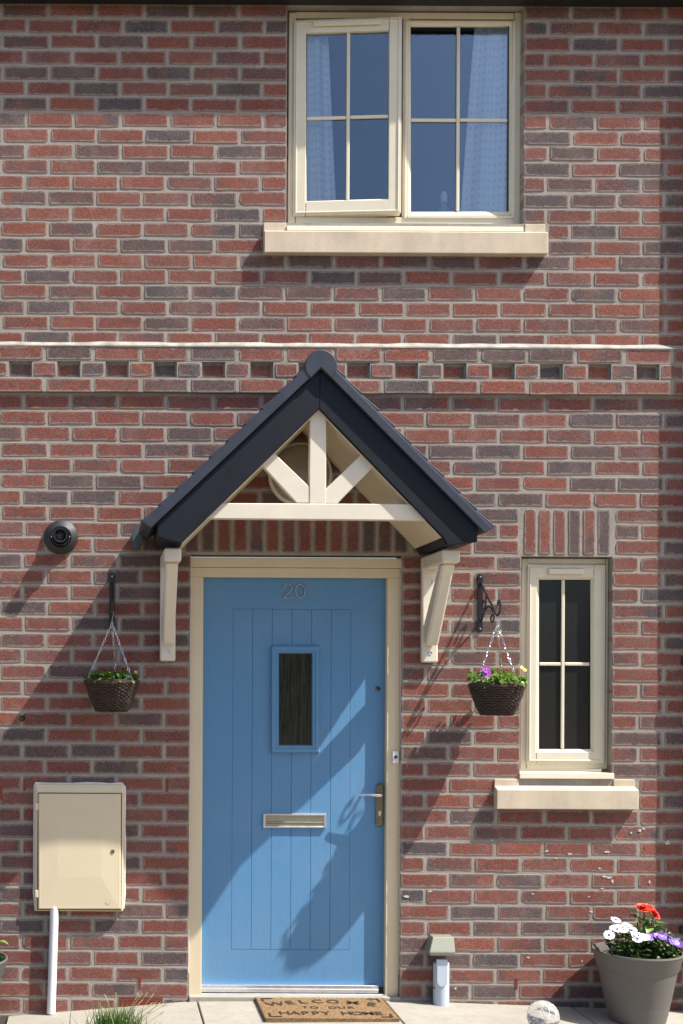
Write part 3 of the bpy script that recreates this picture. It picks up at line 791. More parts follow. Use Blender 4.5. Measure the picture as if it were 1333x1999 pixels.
# ---- vents and small fittings in the wall
for (x, y, hgt) in ((48, 1532, 24), (326, 1533, 25), (2, 1547, 26), (273, 1919, 24), (1008, 1920, 22)):
    q = MB(); a = P(x, y)
    for k in range(5): q.box(a.x - .0055, a.x + .0055, 0.01, -0.0022 - (0.0008 if k % 2 else 0), a.z + hgt * S * (.5 - k / 5), a.z + hgt * S * (.5 - (k + .86) / 5))
    q.build('weep_vent', M['terracotta'], house)
def air_brick(x0, y0, x1, y1):
    q = MB(); q.pbox(x0, y0, x1, y1, -0.05, -0.004)
    o = q.build('air_brick', M['terracotta'], house)
    n = 4
    for k in range(n + 1):
        yy = y0 + (y1 - y0) * k / n
        e = MB(); e.pbox(x0, yy - 1.2, x1, yy + 1.2, -0.003, 0.003); e.build('louvre', M['terracotta'], o)
air_brick(1308, 1952, 1321, 1979)
air_brick(234, 1947, 318, 1966)
q = MB(); rs = random.Random(8)
spots = [(1249, 1621, 4), (1256, 1618, 3), (1303, 1645, 6), (1067, 1661, 3), (1112, 1667, 3.5), (1184, 1663, 4), (1170, 1695, 3), (1190, 1713, 5), (1180, 1711, 4), (1196, 1720, 4), (1268, 1722, 3.5), (840, 1740, 3), (793, 1750, 5), (1031, 1869, 3), (1155, 1780, 3), (889, 1929, 2.5), (1232, 1626, 2), (1086, 1676, 2), (792, 1330, 4), (848, 1736, 2), (1150, 1750, 2), (1040, 1745, 2), (960, 1640, 2), (1136, 1876, 2), (1175, 1735, 2.5)]
for (x, y, r_) in spots:
    c = P(x, y, 0.0016); n = 9; pts = []; ex = rs.uniform(.7, 1.8)
    for k in range(n):
        a = 2 * math.pi * k / n; rr = r_ * S * rs.uniform(.5, 1.1)
        pts.append((c.x + rr * math.cos(a) * ex, c.z + rr * math.sin(a) / ex * .9))
    q.prism(pts, -0.0014, 0.002)
q.build('paint_splash', M['splash'], house, kind='stuff')
q = MB(); c = P(43, 1402); q.lathe([(0.016, 0), (0.014, 0.012), (0.011, 0.03), (0.007, 0.034)], c, 14, 'y'); q.build('overflow_stub', M['darkchrome'], house, smooth=True)

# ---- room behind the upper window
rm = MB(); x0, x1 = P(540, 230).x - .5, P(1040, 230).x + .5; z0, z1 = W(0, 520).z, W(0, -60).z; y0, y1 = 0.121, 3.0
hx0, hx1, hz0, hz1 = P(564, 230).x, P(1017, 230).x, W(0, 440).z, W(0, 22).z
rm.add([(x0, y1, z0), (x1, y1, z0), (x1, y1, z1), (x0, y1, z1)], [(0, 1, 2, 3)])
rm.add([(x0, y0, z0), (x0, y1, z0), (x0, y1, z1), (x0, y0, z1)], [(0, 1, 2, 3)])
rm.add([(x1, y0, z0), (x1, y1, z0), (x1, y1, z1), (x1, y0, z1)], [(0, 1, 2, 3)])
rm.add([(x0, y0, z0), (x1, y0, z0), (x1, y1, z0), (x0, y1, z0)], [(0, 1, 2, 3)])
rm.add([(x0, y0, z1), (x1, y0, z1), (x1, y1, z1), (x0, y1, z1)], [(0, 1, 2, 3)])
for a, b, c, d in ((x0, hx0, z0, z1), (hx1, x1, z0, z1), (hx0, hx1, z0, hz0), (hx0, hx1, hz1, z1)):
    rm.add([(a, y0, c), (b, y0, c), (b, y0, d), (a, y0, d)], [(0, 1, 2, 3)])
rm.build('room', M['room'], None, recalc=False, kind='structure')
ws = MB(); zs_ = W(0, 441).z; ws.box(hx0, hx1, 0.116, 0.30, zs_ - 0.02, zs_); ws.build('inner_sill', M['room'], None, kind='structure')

def curtain(label, xl_top, xr_top, xl_bot, xr_bot, yt, yb, seed):
    rc = random.Random(seed); nu, nv = 56, 26; pc = -0.105; q = MB(); vs = []; uv = []; fs = []
    ph = rc.uniform(0, 6)
    for j in range(nv + 1):
        t_ = j / nv; y = yt + (yb - yt) * t_
        l = xl_top + (xl_bot - xl_top) * (t_ ** 0.9); r_ = xr_top + (xr_bot - xr_top) * t_
        for i in range(nu + 1):
            s_ = i / nu; a = P(l + (r_ - l) * s_, y, pc)
            d = 0.013 * math.sin(s_ * 15 + ph + 0.9 * t_) + 0.011 * math.sin(s_ * 7 + 1.7 * t_ + ph)
            vs.append((a.x, a.y + d, a.z)); uv.append((s_ * 11, t_ * 26))
    for j in range(nv):
        for i in range(nu):
            k = j * (nu + 1) + i; fs.append((k, k + 1, k + nu + 2, k + nu + 1))
    q.add(vs, fs); o = q.build('curtain', M['cloth'], None, smooth=True, recalc=False, label=label, category='curtain', group='curtains inside the upper window')
    lay = o.data.uv_layers.new(name='cloth_uv')
    for lp_ in o.data.loops: lay.data[lp_.index].uv = uv[lp_.vertex_index]
    return o
curtain('pale blue curtain behind the left open casement of the upper window', 575, 640, 575, 656, 34, 428, 1)
curtain('dotted pale blue curtain at the right side of the fixed upper pane', 927, 1015, 900, 1012, 34, 428, 2)
bt = thing('bottle', (P(866, 430, -.22).x, 0.22, zs_), 'small teal bottle standing on the sill inside the upper window', 'bottle')
c = Vector((P(866, 430, -.22).x, 0.22, zs_)); hb_ = P(866, 375, -.22).z - zs_
MB().lathe([(0.036, 0), (0.042, 0.01), (0.042, hb_ * .45), (0.03, hb_ * .62), (0.015, hb_ * .72), (0.014, hb_ * .82)], c, 20).build('bottle_body', M['teal'], bt, smooth=True)
MB().lathe([(0.017, hb_ * .8), (0.017, hb_ * .95), (0.010, hb_)], c, 14).build('bottle_cap', M['white'], bt, smooth=True)

# ================================================================== PORCH CANOPY
pk = 0.47
canopy = thing('porch_canopy', P(625, 1060, 0.2), 'gabled porch canopy with navy tiles and cream truss over the blue door', 'porch')
def xz(x, y, p=pk): q = P(x, y, p); return (q.x, q.z)
def inset(poly, c, k): return [(x + (c[0] - x) * k, z + (c[1] - z) * k) for x, z in poly]
Lf = [(625, 721), (307, 1021), (308, 1048), (354, 1060), (623.5, 797)]
Rf = [(625, 721), (931, 1030), (932, 1058), (874, 1064), (866, 1049), (623.5, 797)]
for poly in (Lf, Rf):
    pts = [xz(*a) for a in poly]
    MB().prism(pts, -pk, -(pk - 0.022)).build('fascia', M['barge'], canopy, bevel=0.0025)
    cx = sum(a[0] for a in pts) / len(pts); cz = sum(a[1] for a in pts) / len(pts)
    ip = []
    n = len(pts)
    MB().prism(inset(pts, (cx, cz), 0.012), -(pk - 0.0225), 0.0).build('roof_deck', M['navy'], canopy)
# moulding under the verge
for (a, b) in (((625, 721), (307, 1021)), ((625, 721), (931, 1030))):
    A, B = Vector(xz(*a)), Vector(xz(*b)); d = (B - A).normalized(); nrm = Vector((d.y, -d.x)); nrm = nrm if nrm.y > 0 else -nrm
    t0 = 0.002
    poly = [A + nrm * t0, B + d * 0.038 + nrm * t0, B + d * 0.046 + nrm * 0.040, A + nrm * 0.040]
    MB().prism([(v.x, v.y) for v in poly], -(pk + 0.022), 0.0).build('verge_board', M['verge'], canopy, bevel=0.003)
    # tile rows
    Ls = (B - A).length + 0.046; rows = 10; ex = Ls / rows; rt = random.Random(3)
    pe = pk + 0.0215
    for i in range(rows):
        s1 = Ls - i * ex; s0 = max(0.0, s1 - ex * 0.995)
        lo, hi = 0.036, 0.036
        for c in range(3):
            w0, w1 = pe * c / 3 + 0.0012, pe * (c + 1) / 3 - 0.0012
            jj = rt.uniform(-0.002, 0.002); th = 0.011
            q = [A + d * (s1 + jj) + nrm * lo, A + d * (s1 + jj) + nrm * 0.0545, A + d * (s0 + jj) + nrm * 0.0455, A + d * (s0 + jj) + nrm * hi]
            MB().prism([(v.x, v.y) for v in q], -w1, -w0).build('roof_tile', M['verge'], canopy, bevel=0.0025)
# ridge: solid rounded ridge tiles
rc = Vector(xz(625, 722))
for c in range(2):
    w0, w1 = (pk + 0.026) * c / 2 + 0.001, (pk + 0.026) * (c + 1) / 2 - 0.001
    po = [(rc.x + 0.070 * math.cos(R(a)), rc.y + 0.008 + 0.074 * math.sin(R(a))) for a in range(-20, 201, 10)]
    po += [(rc.x - 0.045, rc.y - 0.043), (rc.x, rc.y + 0.0025), (rc.x + 0.045, rc.y - 0.043)]
    MB().prism(po, -w1, -w0).build('ridge_tile', M['verge'], canopy, bevel=0.004)
# soffit boards with beads running down the slope
for (a, b) in (((623.5, 797), (354, 1060)), ((623.5, 797), (866, 1049))):
    A, B = Vector(xz(*a)), Vector(xz(*b)); d = (B - A).normalized(); nrm = Vector((d.y, -d.x)); nrm = -nrm if nrm.y > 0 else nrm
    q = MB(); nbd = 20; dpt = (pk - 0.024); prof = []
    for i in range(nbd):
        y0 = dpt * i / nbd; y1 = dpt * (i + 1) / nbd
        prof += [(y0 + 0.0005, 0.001), (y0 + 0.003, 0.005), (y1 - 0.003, 0.005), (y1 - 0.0005, 0.001)]
    n = len(prof); vs = []
    for e in (A + d * 0.004, B - d * 0.004):
        for yy, off in prof: v = e + nrm * off; vs.append((v.x, -yy - 0.001, v.y))
    q.add(vs, [(i, i + 1, n + i + 1, n + i) for i in range(n - 1)])
    q.build('soffit_board', M['soffit'], canopy, recalc=False)
# left wall flashing / gutter end
q = MB(); q.prism([xz(x, y, 0.05) for x, y in ((258, 1041), (279, 1012), (278, 1058), (270, 1071), (258, 1071))], -0.05, -0.002)
q.build('eave_end', simple('slate_flashing', (0.06, 0.075, 0.09), 0.5), canopy, bevel=0.002)
# truss
pt0, pt1 = pk - 0.066, pk - 0.0225
def beam(name, poly, pf2):
    MB().prism([xz(x, y, pf2) for x, y in poly], -pf2, -pt0).build(name, M['canopy'], canopy, bevel=0.003)
beam('tie_beam', [(392, 1012), (421, 982), (812, 984), (846, 1016)], pt1)
beam('king_post', [(605, 775), (637, 775), (636.5, 983), (604, 982.5)], pt1 - 0.004)
beam('strut', [(508, 905), (534, 883), (604.5, 951), (604.5, 981.5), (579, 981)], pt1 - 0.007)
beam('strut', [(705, 887), (731, 909), (659, 982.5), (635.5, 982), (635.5, 955)], pt1 - 0.007)
# gallows brackets
def gallows(ul, ur, lab):
    x0, x1 = W(ul, 0).x, W(ur, 0).x; zt_, zb_ = W(0, 1085).z, W(0, 1290).z
    m_ = (x1 - x0) * 0.12
    q = MB(); q.box(x0, x1, 0.0, -0.036, zb_, zt_ - 0.002)
    o = q.build('bracket', M['canopy'], canopy, bevel=0.006, label=lab)
    q = MB(); q.box(x0 + .001, x1 + .004, -0.0365, -0.375, zt_ - 0.060, zt_); q.build('bracket_arm', M['canopy'], o, bevel=0.007)
    xa, xb = x0 + m_, x1 - m_ * 0.9
    q = MB(); q.prismx([(-0.0365, zb_ + 0.095), (-0.075, zb_ + 0.075), (-0.345, zt_ - 0.0605), (-0.275, zt_ - 0.0605), (-0.0365, zb_ + 0.19)], xa, xb)
    q.build('bracket_brace', M['canopy'], o, bevel=0.009)
    for vv in (zb_ + 0.045, zt_ - 0.115):
        q = MB(); q.lathe([(0.008, 0), (0.008, 0.003), (0.003, 0.001)], ((x0 + x1) / 2 + 0.003, -0.036, vv), 12, 'y'); q.build('screw', M['zinc'], o, smooth=True)
gallows(UVp(312, 1200)[0], UVp(342, 1200)[0], 'left gallows bracket under the canopy eave')
gallows(UVp(820, 1200)[0], UVp(851, 1200)[0], 'right gallows bracket under the canopy eave')

# lamp on the wall behind the truss
lc = P(586, 926, 0.03); lamp = thing('bulkhead_lamp', (lc.x, 0, lc.z), 'round ribbed glass bulkhead lamp on the wall behind the porch truss', 'lamp')
MB().lathe([(0.148, 0.001), (0.150, 0.03), (0.140, 0.036)], (lc.x, 0, lc.z), 40, 'y').build('lamp_base', M['canopy'], lamp, smooth=True)
prof = [(0.138, 0.032)]
for i in range(12):
    r_ = 0.137 * math.cos(R(90 * i / 12)); h = 0.036 + 0.055 * math.sin(R(90 * i / 12)); prof += [(r_, h), (r_ - 0.003, h + 0.001)]
MB().lathe(prof, (lc.x, 0, lc.z), 40, 'y').build('lamp_diffuser', M['lampglass'], lamp, smooth=True)

# ================================================================== FITTINGS ON THE WALL
# boiler flue
fc = P(119, 1049, 0.0); flue = thing('flue_terminal', fc, 'round black boiler flue terminal with rubber collar left of the porch', 'flue')
MB().lathe([(0.081, 0.001), (0.080, 0.010), (0.060, 0.024), (0.050, 0.030), (0.046, 0.022)], fc, 40, 'y').build('rubber_collar', M['rubber'], flue, smooth=True)
MB().lathe([(0.044, 0.0), (0.044, 0.060), (0.040, 0.060), (0.040, 0.02)], fc, 32, 'y', cap1=True).build('outer_tube', M['rubber'], flue, smooth=True)
MB().lathe([(0.033, 0.0), (0.033, 0.095), (0.029, 0.095), (0.028, 0.022)], fc, 32, 'y').build('inner_tube', M['rubber'], flue, smooth=True)
MB().lathe([(0.028, 0.0), (0.028, 0.03)], fc, 24, 'y').build('flue_hollow', M['hole'], flue)
q = MB()
for r_ in (0.026, 0.015, 0.007):
    q.tube([(fc.x + r_ * math.cos(R(a)), -0.088, fc.z + r_ * math.sin(R(a))) for a in range(0, 361, 20)], 0.0016, 6, cap=False)
q.tube([(fc.x, -0.088, fc.z - .028), (fc.x, -0.088, fc.z + .028)], 0.0016, 6); q.tube([(fc.x - .028, -0.088, fc.z), (fc.x + .028, -0.088, fc.z)], 0.0016, 6)
q.build('grille', M['rubber'], flue, smooth=True)
for sgn in (-1, 1):
    MB().lathe([(0.0035, 0), (0.0035, 0.002), (0.001, 0.003)], (fc.x + sgn * 0.042, -0.060, fc.z - 0.004), 10, 'y').build('screw', M['zinc'], flue, smooth=True)

# hanging basket brackets: iron plate, sloping arm with hook, scroll
def catmull(pts, n=6):
    pts = [Vector(p) for p in pts]; out = []
    for i in range(len(pts) - 1):
        a, b, c, d_ = pts[max(i - 1, 0)], pts[i], pts[i + 1], pts[min(i + 2, len(pts) - 1)]
        for k in range(n):
            t_ = k / n; out.append(0.5 * ((2 * b) + (c - a) * t_ + (2 * a - 5 * b + 4 * c - d_) * t_ * t_ + (3 * b - a - 3 * c + d_) * t_ ** 3))
    out.append(pts[-1]); return out
def hanging_bracket(x, yt, yb, lab, skew=0.0):
    a = P(x, yt, 0.003); b = P(x, yb, 0.003); xm = (a.x + b.x) / 2
    t = thing('hanging_bracket', (xm, 0, b.z), lab, 'bracket', 'iron brackets for hanging baskets')
    q = MB(); r_ = 0.012; poly = []
    for k in range(9): an = math.pi * k / 8; poly.append((xm + r_ * math.cos(an), a.z - r_ + r_ * math.sin(an)))
    for k in range(9): an = math.pi + math.pi * k / 8; poly.append((xm + r_ * math.cos(an), b.z + r_ + r_ * math.sin(an)))
    q.prism(poly, -0.007, 0.001); q.build('backplate', M['black'], t, bevel=0.0015)
    H = a.z - b.z; z0 = b.z
    pt = lambda p_, z_: (xm + skew * p_, -p_ * 0.77, z0 + z_ * H)
    q = MB(); q.tube(catmull([pt(.006, .84), pt(.03, .80), pt(.10, .60), pt(.18, .40), pt(.205, .33), pt(.225, .27), pt(.25, .26), pt(.27, .33), pt(.275, .43), pt(.262, .50), pt(.247, .47), pt(.25, .42)]), 0.0052, 8)
    q.build('arm', M['black'], t, smooth=True)
    q = MB(); q.tube(catmull([pt(.006, .20), pt(.03, .22), pt(.07, .36), pt(.12, .42), pt(.165, .37), pt(.19, .27), pt(.188, .18), pt(.165, .15), pt(.152, .20), pt(.16, .26), pt(.176, .27)]), 0.0045, 8)
    q.tube(catmull([pt(.095, .64), pt(.085, .55), pt(.08, .45), pt(.062, .38), pt(.042, .42), pt(.04, .50), pt(.055, .54), pt(.066, .48)]), 0.004, 8)
    q.build('scroll', M['black'], t, smooth=True)
    for zz in (.945, .055):
        MB().lathe([(0.0045, 0), (0.004, 0.003), (0.0015, 0.004)], (xm, -0.007, z0 + zz * H), 10, 'y').build('screw', M['zinc'], t, smooth=True)
    return Vector(pt(.238, .255))
hookL = hanging_bracket(218.5, 1119, 1232, 'black iron basket bracket seen edge on, left of the porch')
hookR = hanging_bracket(937, 1120, 1234, 'black iron scroll basket bracket between the porch and the small window', 0.10)

def leaf_mesh(name, L, wd, fold, droop, mat, lobes=0):
    q = MB(); prof = [(0, .05), (.18, .5), (.42, 1.0), (.68, .85), (.88, .45), (1.0, .02)]; vs = []
    for t_, ww in prof:
        z = -droop * t_ * t_ * L
        vs += [(-ww * wd / 2, t_ * L, z + fold * ww * wd), (0, t_ * L, z), (ww * wd / 2, t_ * L, z + fold * ww * wd)]
    fs = []
    for i in range(len(prof) - 1):
        k = i * 3; fs += [(k, k + 1, k + 4, k + 3), (k + 1, k + 2, k + 5, k + 4)]
    q.add(vs, fs); return q.mesh(name, mat, (0, 0, 0), smooth=True, recalc=False)
LEAF = [leaf_mesh('leaf', 1.0, .62, .22, .35, M['leaf']), leaf_mesh('leaf', 1.0, .74, .15, .6, M['leaf']), leaf_mesh('leaf', 1.0, .5, .3, .1, M['leaf'])]
DLEAF = [leaf_mesh('leaf', 1.0, .5, .2, .4, M['darkleaf']), leaf_mesh('leaf', 1.0, .34, .2, .2, M['darkleaf']), leaf_mesh('leaf', 1.0, .7, .2, .5, M['darkleaf'])]
def put(name, me, parent, loc, direction, size, roll=0.0):
    d_ = Vector(direction).normalized(); o = link(name, me, parent, loc)
    qd = d_.to_track_quat('Y', 'Z'); o.rotation_mode = 'QUATERNION'
    from mathutils import Quaternion
    o.rotation_quaternion = qd @ Quaternion((0, 1, 0), roll); o.scale = (size, size, size)
    return o
def petal_flower(npet, L, wd, cup, layers, mats, eye_r, seed=0):
    """flower head facing +Y... petals radiate in the XZ plane, +Y is the stem side"""
    q = MB(); rf_ = random.Random(seed)
    for ly in range(layers):
        sc = 1 - 0.22 * ly
        for k in range(npet):
            a = 2 * math.pi * (k + .5 * (ly % 2)) / npet + rf_.uniform(-.08, .08); ca, sa = math.cos(a), math.sin(a)
            vs = []
            for t_, ww in ((.1, .3), (.5, .9), (.8, 1.0), (1.0, .55)):
                for s_ in (-1, 1):
                    rr = L * sc * t_; of = s_ * ww * wd / 2
                    yy = -cup * L * t_ * (1 + .9 * ly) + rf_.uniform(-.05, .05) * L
                    vs.append((ca * rr - sa * of, yy, sa * rr + ca * of))
            q.add(vs, [(0, 1, 3, 2), (2, 3, 5, 4), (4, 5, 7, 6)])
    if eye_r: q.cur = 1; q.ico((0, -cup * L * .2 - .003, 0), eye_r, 1, (1, .5, 1)); q.cur = 0
    return q.mesh('flower', mats, (0, 0, 0), smooth=True, recalc=False)

def hanging_basket(hook, side, lab, plab, leaves, seed):
    rb = random.Random(seed); c = Vector((hook.x, hook.y, 0))
    zr = P(217, 1331, 0.24).z if side == 'L' else P(972, 1338, 0.24).z; zbm = zr - 0.137
    t = thing('hanging_basket', (c.x, c.y, zbm), lab, 'basket', 'wicker hanging baskets beside the porch')
    Rt, Rb = 0.121, 0.064; q = MB(); rows = 17; ribs = 22
    def rad(t_): return Rb + (Rt - Rb) * (t_ ** 0.72)
    for i in range(rows):
        t_ = (i + .5) / rows; z = zbm + 0.137 * t_; n = ribs * 2; ph = (i % 2) * math.pi
        for stp in (0,):
            pts = []
            for k in range(n + 1):
                a = 2 * math.pi * k / n; rr = rad(t_) + 0.0038 * math.cos(ribs * a + ph) + rb.uniform(-.0009, .0009)
                pts.append((c.x + rr * math.cos(a), c.y + rr * math.sin(a), z + rb.uniform(-.0011, .0011)))
            q.tube(pts, 0.0046, 5, cap=False)
    q.build('woven_twigs', M['wicker'], t, smooth=True, kind='stuff')
    q = MB(); prof = [(rad(i / 8) - .003, zbm + .137 * i / 8) for i in range(9)]
    q.lathe([(a_, b_) for a_, b_ in prof], (c.x, c.y, 0), 32, 'z', True, False); q.build('basket_liner', M['soil'], t, smooth=True)
    q = MB()
    for k in range(3):
        q.tube([(c.x + (Rt + .002 + .002 * math.sin(3 * a + k * 2)) * math.cos(a), c.y + (Rt + .002) * math.sin(a), zr - .002 + .004 * k + .002 * math.sin(5 * a + k)) for a in [2 * math.pi * j / 40 for j in range(41)]], 0.0045, 6, cap=False)
    q.build('basket_rim', M['wicker'], t, smooth=True)
    # chains
    hk = MB(); zk = hook.z
    hk.tube(catmull([(c.x - .006, c.y, zk + .010), (c.x, c.y, zk + .018), (c.x + .007, c.y, zk + .008), (c.x + .002, c.y, zk - .014), (c.x, c.y, zk - .03), (c.x + .006, c.y, zk - .036), (c.x, c.y, zk - .042), (c.x - .005, c.y, zk - .034)]), 0.0022, 6)
    hk.build('chain_hook', M['zinc'], t, smooth=True)
    for a0 in ((200, 320, 80) if side == 'L' else (205, 300, 60)):
        A = Vector((c.x, c.y, zk - .038)); a = R(a0); B = Vector((c.x + Rt * math.cos(a), c.y + Rt * math.sin(a), zr + .004))
        d_ = B - A; L = d_.length; d_.normalize(); nl = int(L / 0.0155); sx = d_.orthogonal().normalized(); sy = d_.cross(sx); q = MB()
        for i in range(nl):
            m0 = A + d_ * (L * (i + .5) / nl); e = sx if i % 2 else sy; tw = 0.5 * i; e = (sx * math.cos(tw) + sy * math.sin(tw)) if i % 2 == 0 else (-sx * math.sin(tw) + sy * math.cos(tw))
            q.tube([m0 + d_ * (.0098 * math.cos(b)) + e * (.0043 * math.sin(b)) for b in [2 * math.pi * j / 8 for j in range(9)]], 0.0015, 5, cap=False)
        q.build('chain', M['zinc'], t, smooth=True)
    pl_ = thing('basket_plant', (c.x, c.y, zr), plab, 'plant', 'plants in the hanging baskets')
    MB().lathe([(Rt - .006, zr - .012), (Rt * .5, zr - .004), (0.002, zr)], (c.x, c.y, 0), 20).build('soil', M['soil'], pl_, smooth=True)
    for k in range(leaves):
        a = rb.uniform(0, 2 * math.pi); rr = (Rt - .006) * math.sqrt(rb.random()); h = rb.uniform(0.004, .062 if side == 'R' else .05) * (1 - .35 * (rr / Rt) ** 2)
        loc = (c.x + rr * math.cos(a), c.y + rr * math.sin(a), zr + h)
        dr_ = (math.cos(a + rb.uniform(-1, 1)) * (.4 + rr / Rt), math.sin(a + rb.uniform(-1, 1)) * (.4 + rr / Rt), rb.uniform(-.35, .9))
        put('leaf', (LEAF if side == 'R' or rb.random() < .35 else DLEAF)[rb.randrange(3)], pl_, loc, dr_, rb.uniform(.026, .042) if side == 'R' else rb.uniform(.022, .034), rb.uniform(-.6, .6))
    return pl_, c, zr
plL, cL, zrL = hanging_basket(hookL, 'L', 'dark wicker hanging basket on the edge on bracket left of the porch', 'low dark green plant filling the left hanging basket', 260, 11)
plR, cR, zrR = hanging_basket(hookR, 'R', 'dark wicker hanging basket overlapping the small window frame', 'bright green pansy plant with a mauve flower in the right basket', 210, 12)
PANSY = petal_flower(5, .018, .02, .12, 1, [M['pinkpetal'], M['yellow']], .0035, 3)
YEL = petal_flower(5, .009, .009, .3, 1, [M['yellow'], M['yellow']], .003, 4)
for (x, y) in ((949, 1306), (950, 1316)):
    l = P(x, y, .285); put('flower', PANSY, plR, l, (.2, 1, -.3), 1.0, .4)
for (x, y) in ((1018, 1303), (1024, 1308)): put('flower', YEL, plR, P(x, y, .22), (-.2, 1, -.6), 1.0)
for (x, y) in ((265, 1312), (258, 1326)): put('flower', YEL, plL, P(x, y, .23), (-.2, 1, -.6), .8)

# meter box
mbp = 0.040
mx = thing('meter_box', P(154, 1655, 0), 'cream plastic electricity meter box on the wall above a white pipe', 'meter box')
q = MB(); q.pbox(67.5, 1532, 241, 1779, -0.01, mbp - 0.012); q.build('box_body', M['meter'], mx, bevel=0.006, seg=2)
q = MB(); q.pbox(70, 1538, 239, 1777, 0.0, mbp - 0.006); q.build('box_flange', M['meter'], mx, bevel=0.008, seg=2)
q = MB()
x0, y0, x1, y1 = 74.5, 1549, 236, 1775
dd = [(0, mbp - 0.006), (2.2, mbp), (14, mbp), (36, mbp + 0.0035), (38, mbp + 0.0035)]
oth = [(0, 0), (2.2, 2.2), (6, 6), (38, 62), (40, 64)]
ringsv = []
for (i, pp), (ix, iy) in zip(dd, oth): ringsv.append([P(x, y, pp) for x, y in ((x0 + ix, y0 + iy), (x1 - ix, y0 + iy), (x1 - ix, y1 - iy), (x0 + ix, y1 - iy))])
for r0, r1 in zip(ringsv, ringsv[1:]):
    for k in range(4): q.add([r0[k], r0[(k + 1) % 4], r1[(k + 1) % 4], r1[k]], [(0, 1, 2, 3)])
q.add(ringsv[-1], [(0, 1, 2, 3)])
mdoor = q.build('box_door', M['meter'], mx)
q = MB(); ring(q, 72.9, 1547.4, 237.6, 1776.6, 1.7, 1.7, 1.7, 1.7, mbp - 0.0065, mbp - 0.0048); q.build('door_seam', M['wicker'], mx)
for yy in (1575, 1745):
    q = MB(); q.pbox(68.5, yy - 7, 75, yy + 7, mbp - 0.008, mbp - 0.001); q.build('hinge', M['meter'], mx, bevel=0.002)
c = P(220, 1662, mbp); MB().lathe([(0.009, 0), (0.009, 0.004), (0.0045, 0.004), (0.004, 0.001)], c, 18, 'y').build('lock', M['darkchrome'], mx, smooth=True)
c = P(211.5, 1760, mbp); q = MB(); q.tube([(c.x + .013 * math.cos(R(a)), c.y - .0004, c.z + .013 * math.sin(R(a))) for a in range(0, 361, 20)], .0012, 5, cap=False); q.tube([(c.x + .007 * math.cos(R(a)), c.y - .0004, c.z + .007 * math.sin(R(a))) for a in range(40, 321, 20)], .0012, 5); q.build('emblem', M['meter'], mx, smooth=True)
q = MB(); rs = random.Random(2)
path = [(69, 1768)] + [(67.5, 1768 - k * 26) for k in range(1, 9)] + [(68, 1534)] + [(70 + k * 24, 1530.5) for k in range(0, 8)] + [(242, 1536)] + [(242.5, 1560 + k * 26) for k in range(8)] + [(240, 1772)]
q.tube([P(x + rs.uniform(-.8, .8), y + rs.uniform(-.8, .8), .006) for x, y in path], [rs.uniform(.006, .009) for _ in path], 7)
q.build('sealant_bead', M['sealant'], mx, smooth=True)

cp = thing('conduit_pipe', P(99, 1978, .02), 'white plastic pipe running down from the cream meter box', 'pipe')
q = MB(); q.tube([P(106, 1770, .024), P(105.5, 1800, .024), P(99.7, 1978, .024)], 0.0205, 20); q.build('pipe_body', M['white'], cp, smooth=True)

# pale pipe cover with an olive cap, right of the door
ce = thing('pipe_cover', P(861, 1958, .03), 'pale blue pipe cover with olive green cap on the wall right of the door', 'pipe cover')
q = MB(); q.lathe([(0.037, 0.0), (0.037, 0.205)], (P(861, 1958, .04).x, -.038, zground(861) - .01), 24); q.build('pipe_body', M['palepipe'], ce, smooth=True)
q = MB(); zl = P(861, 1925, .06).z; zh = P(861, 1871, .06).z; xm = P(862, 1900, .07).x; poly = [(xm - .026, zh), (xm + .026, zh)]
poly += [(xm + .026, zl + .03)] + [(xm + .026 * math.cos(R(a)), zl + .030 + .030 * math.sin(R(a))) for a in range(-20, -161, -20)] + [(xm - .026, zl + .03)]
q.prism(poly, -.081, -.066); q.build('front_strip', M['palepipe'], ce, bevel=.003)
q = MB(); pts = []
for (x0, x1, y, pa) in ((840, 889.5, 1866, .095), (838, 889, 1859, .098), (845, 886, 1829, .062)):
    a, b = P(x0, y, pa), P(x1, y, pa); pts.append([(a.x, -pa, a.z), (b.x, -pa, a.z), (b.x, 0.001, a.z), (a.x, 0.001, a.z)])
vs = sum(pts, []); fs = [(3, 2, 1, 0), (8, 9, 10, 11)]
for l in range(2):
    for k in range(4): fs.append((l * 4 + k, l * 4 + (k + 1) % 4, l * 4 + 4 + (k + 1) % 4, l * 4 + 4 + k))
q.add(vs, fs); q.build('cap', M['olive'], ce, bevel=.004, seg=2)
q = MB(); q.tube([P(838, 1927, .05), P(845, 1929, .055), P(852, 1928, .05)], .003, 6); q.build('clip', M['wicker'], ce, smooth=True)

# doorbell on the right jamb
db_ = thing('doorbell', P(772, 1478, pf_), 'small white doorbell with round button on the right door jamb', 'doorbell')
q = MB(); q.pbox(766.5, 1466.5, 778.5, 1490, pf_, pf_ + .012); q.build('bell_body', M['white'], db_, bevel=.003, seg=2)
MB().lathe([(.0085, 0), (.008, .003), (.005, .004)], P(772.5, 1477.5, pf_ + .012), 18, 'y').build('bell_button', M['rubber'], db_, smooth=True)

# downpipe just beyond the right edge, its clips reach into view
xd = W(1366, 0).x; dn = thing('downpipe', (xd, -.05, 0), 'black downpipe at the right edge of the house front, only its clips in view', 'downpipe')
MB().tube([(xd, -.047, zground(1366)), (xd, -.047, W(0, -20).z)], .034, 20).build('pipe_body', M['rubber'], dn, smooth=True)
for y in (1290, 1815):
    z = P(1330, y).z; q = MB(); q.box(xd - .092, xd + .092, -.001, -.012, z - .019, z + .019); q.lathe([(.038, z - .019), (.038, z + .019)], (xd, -.047, 0), 20)
    q.build('pipe_clip', M['rubber'], dn, bevel=.004)

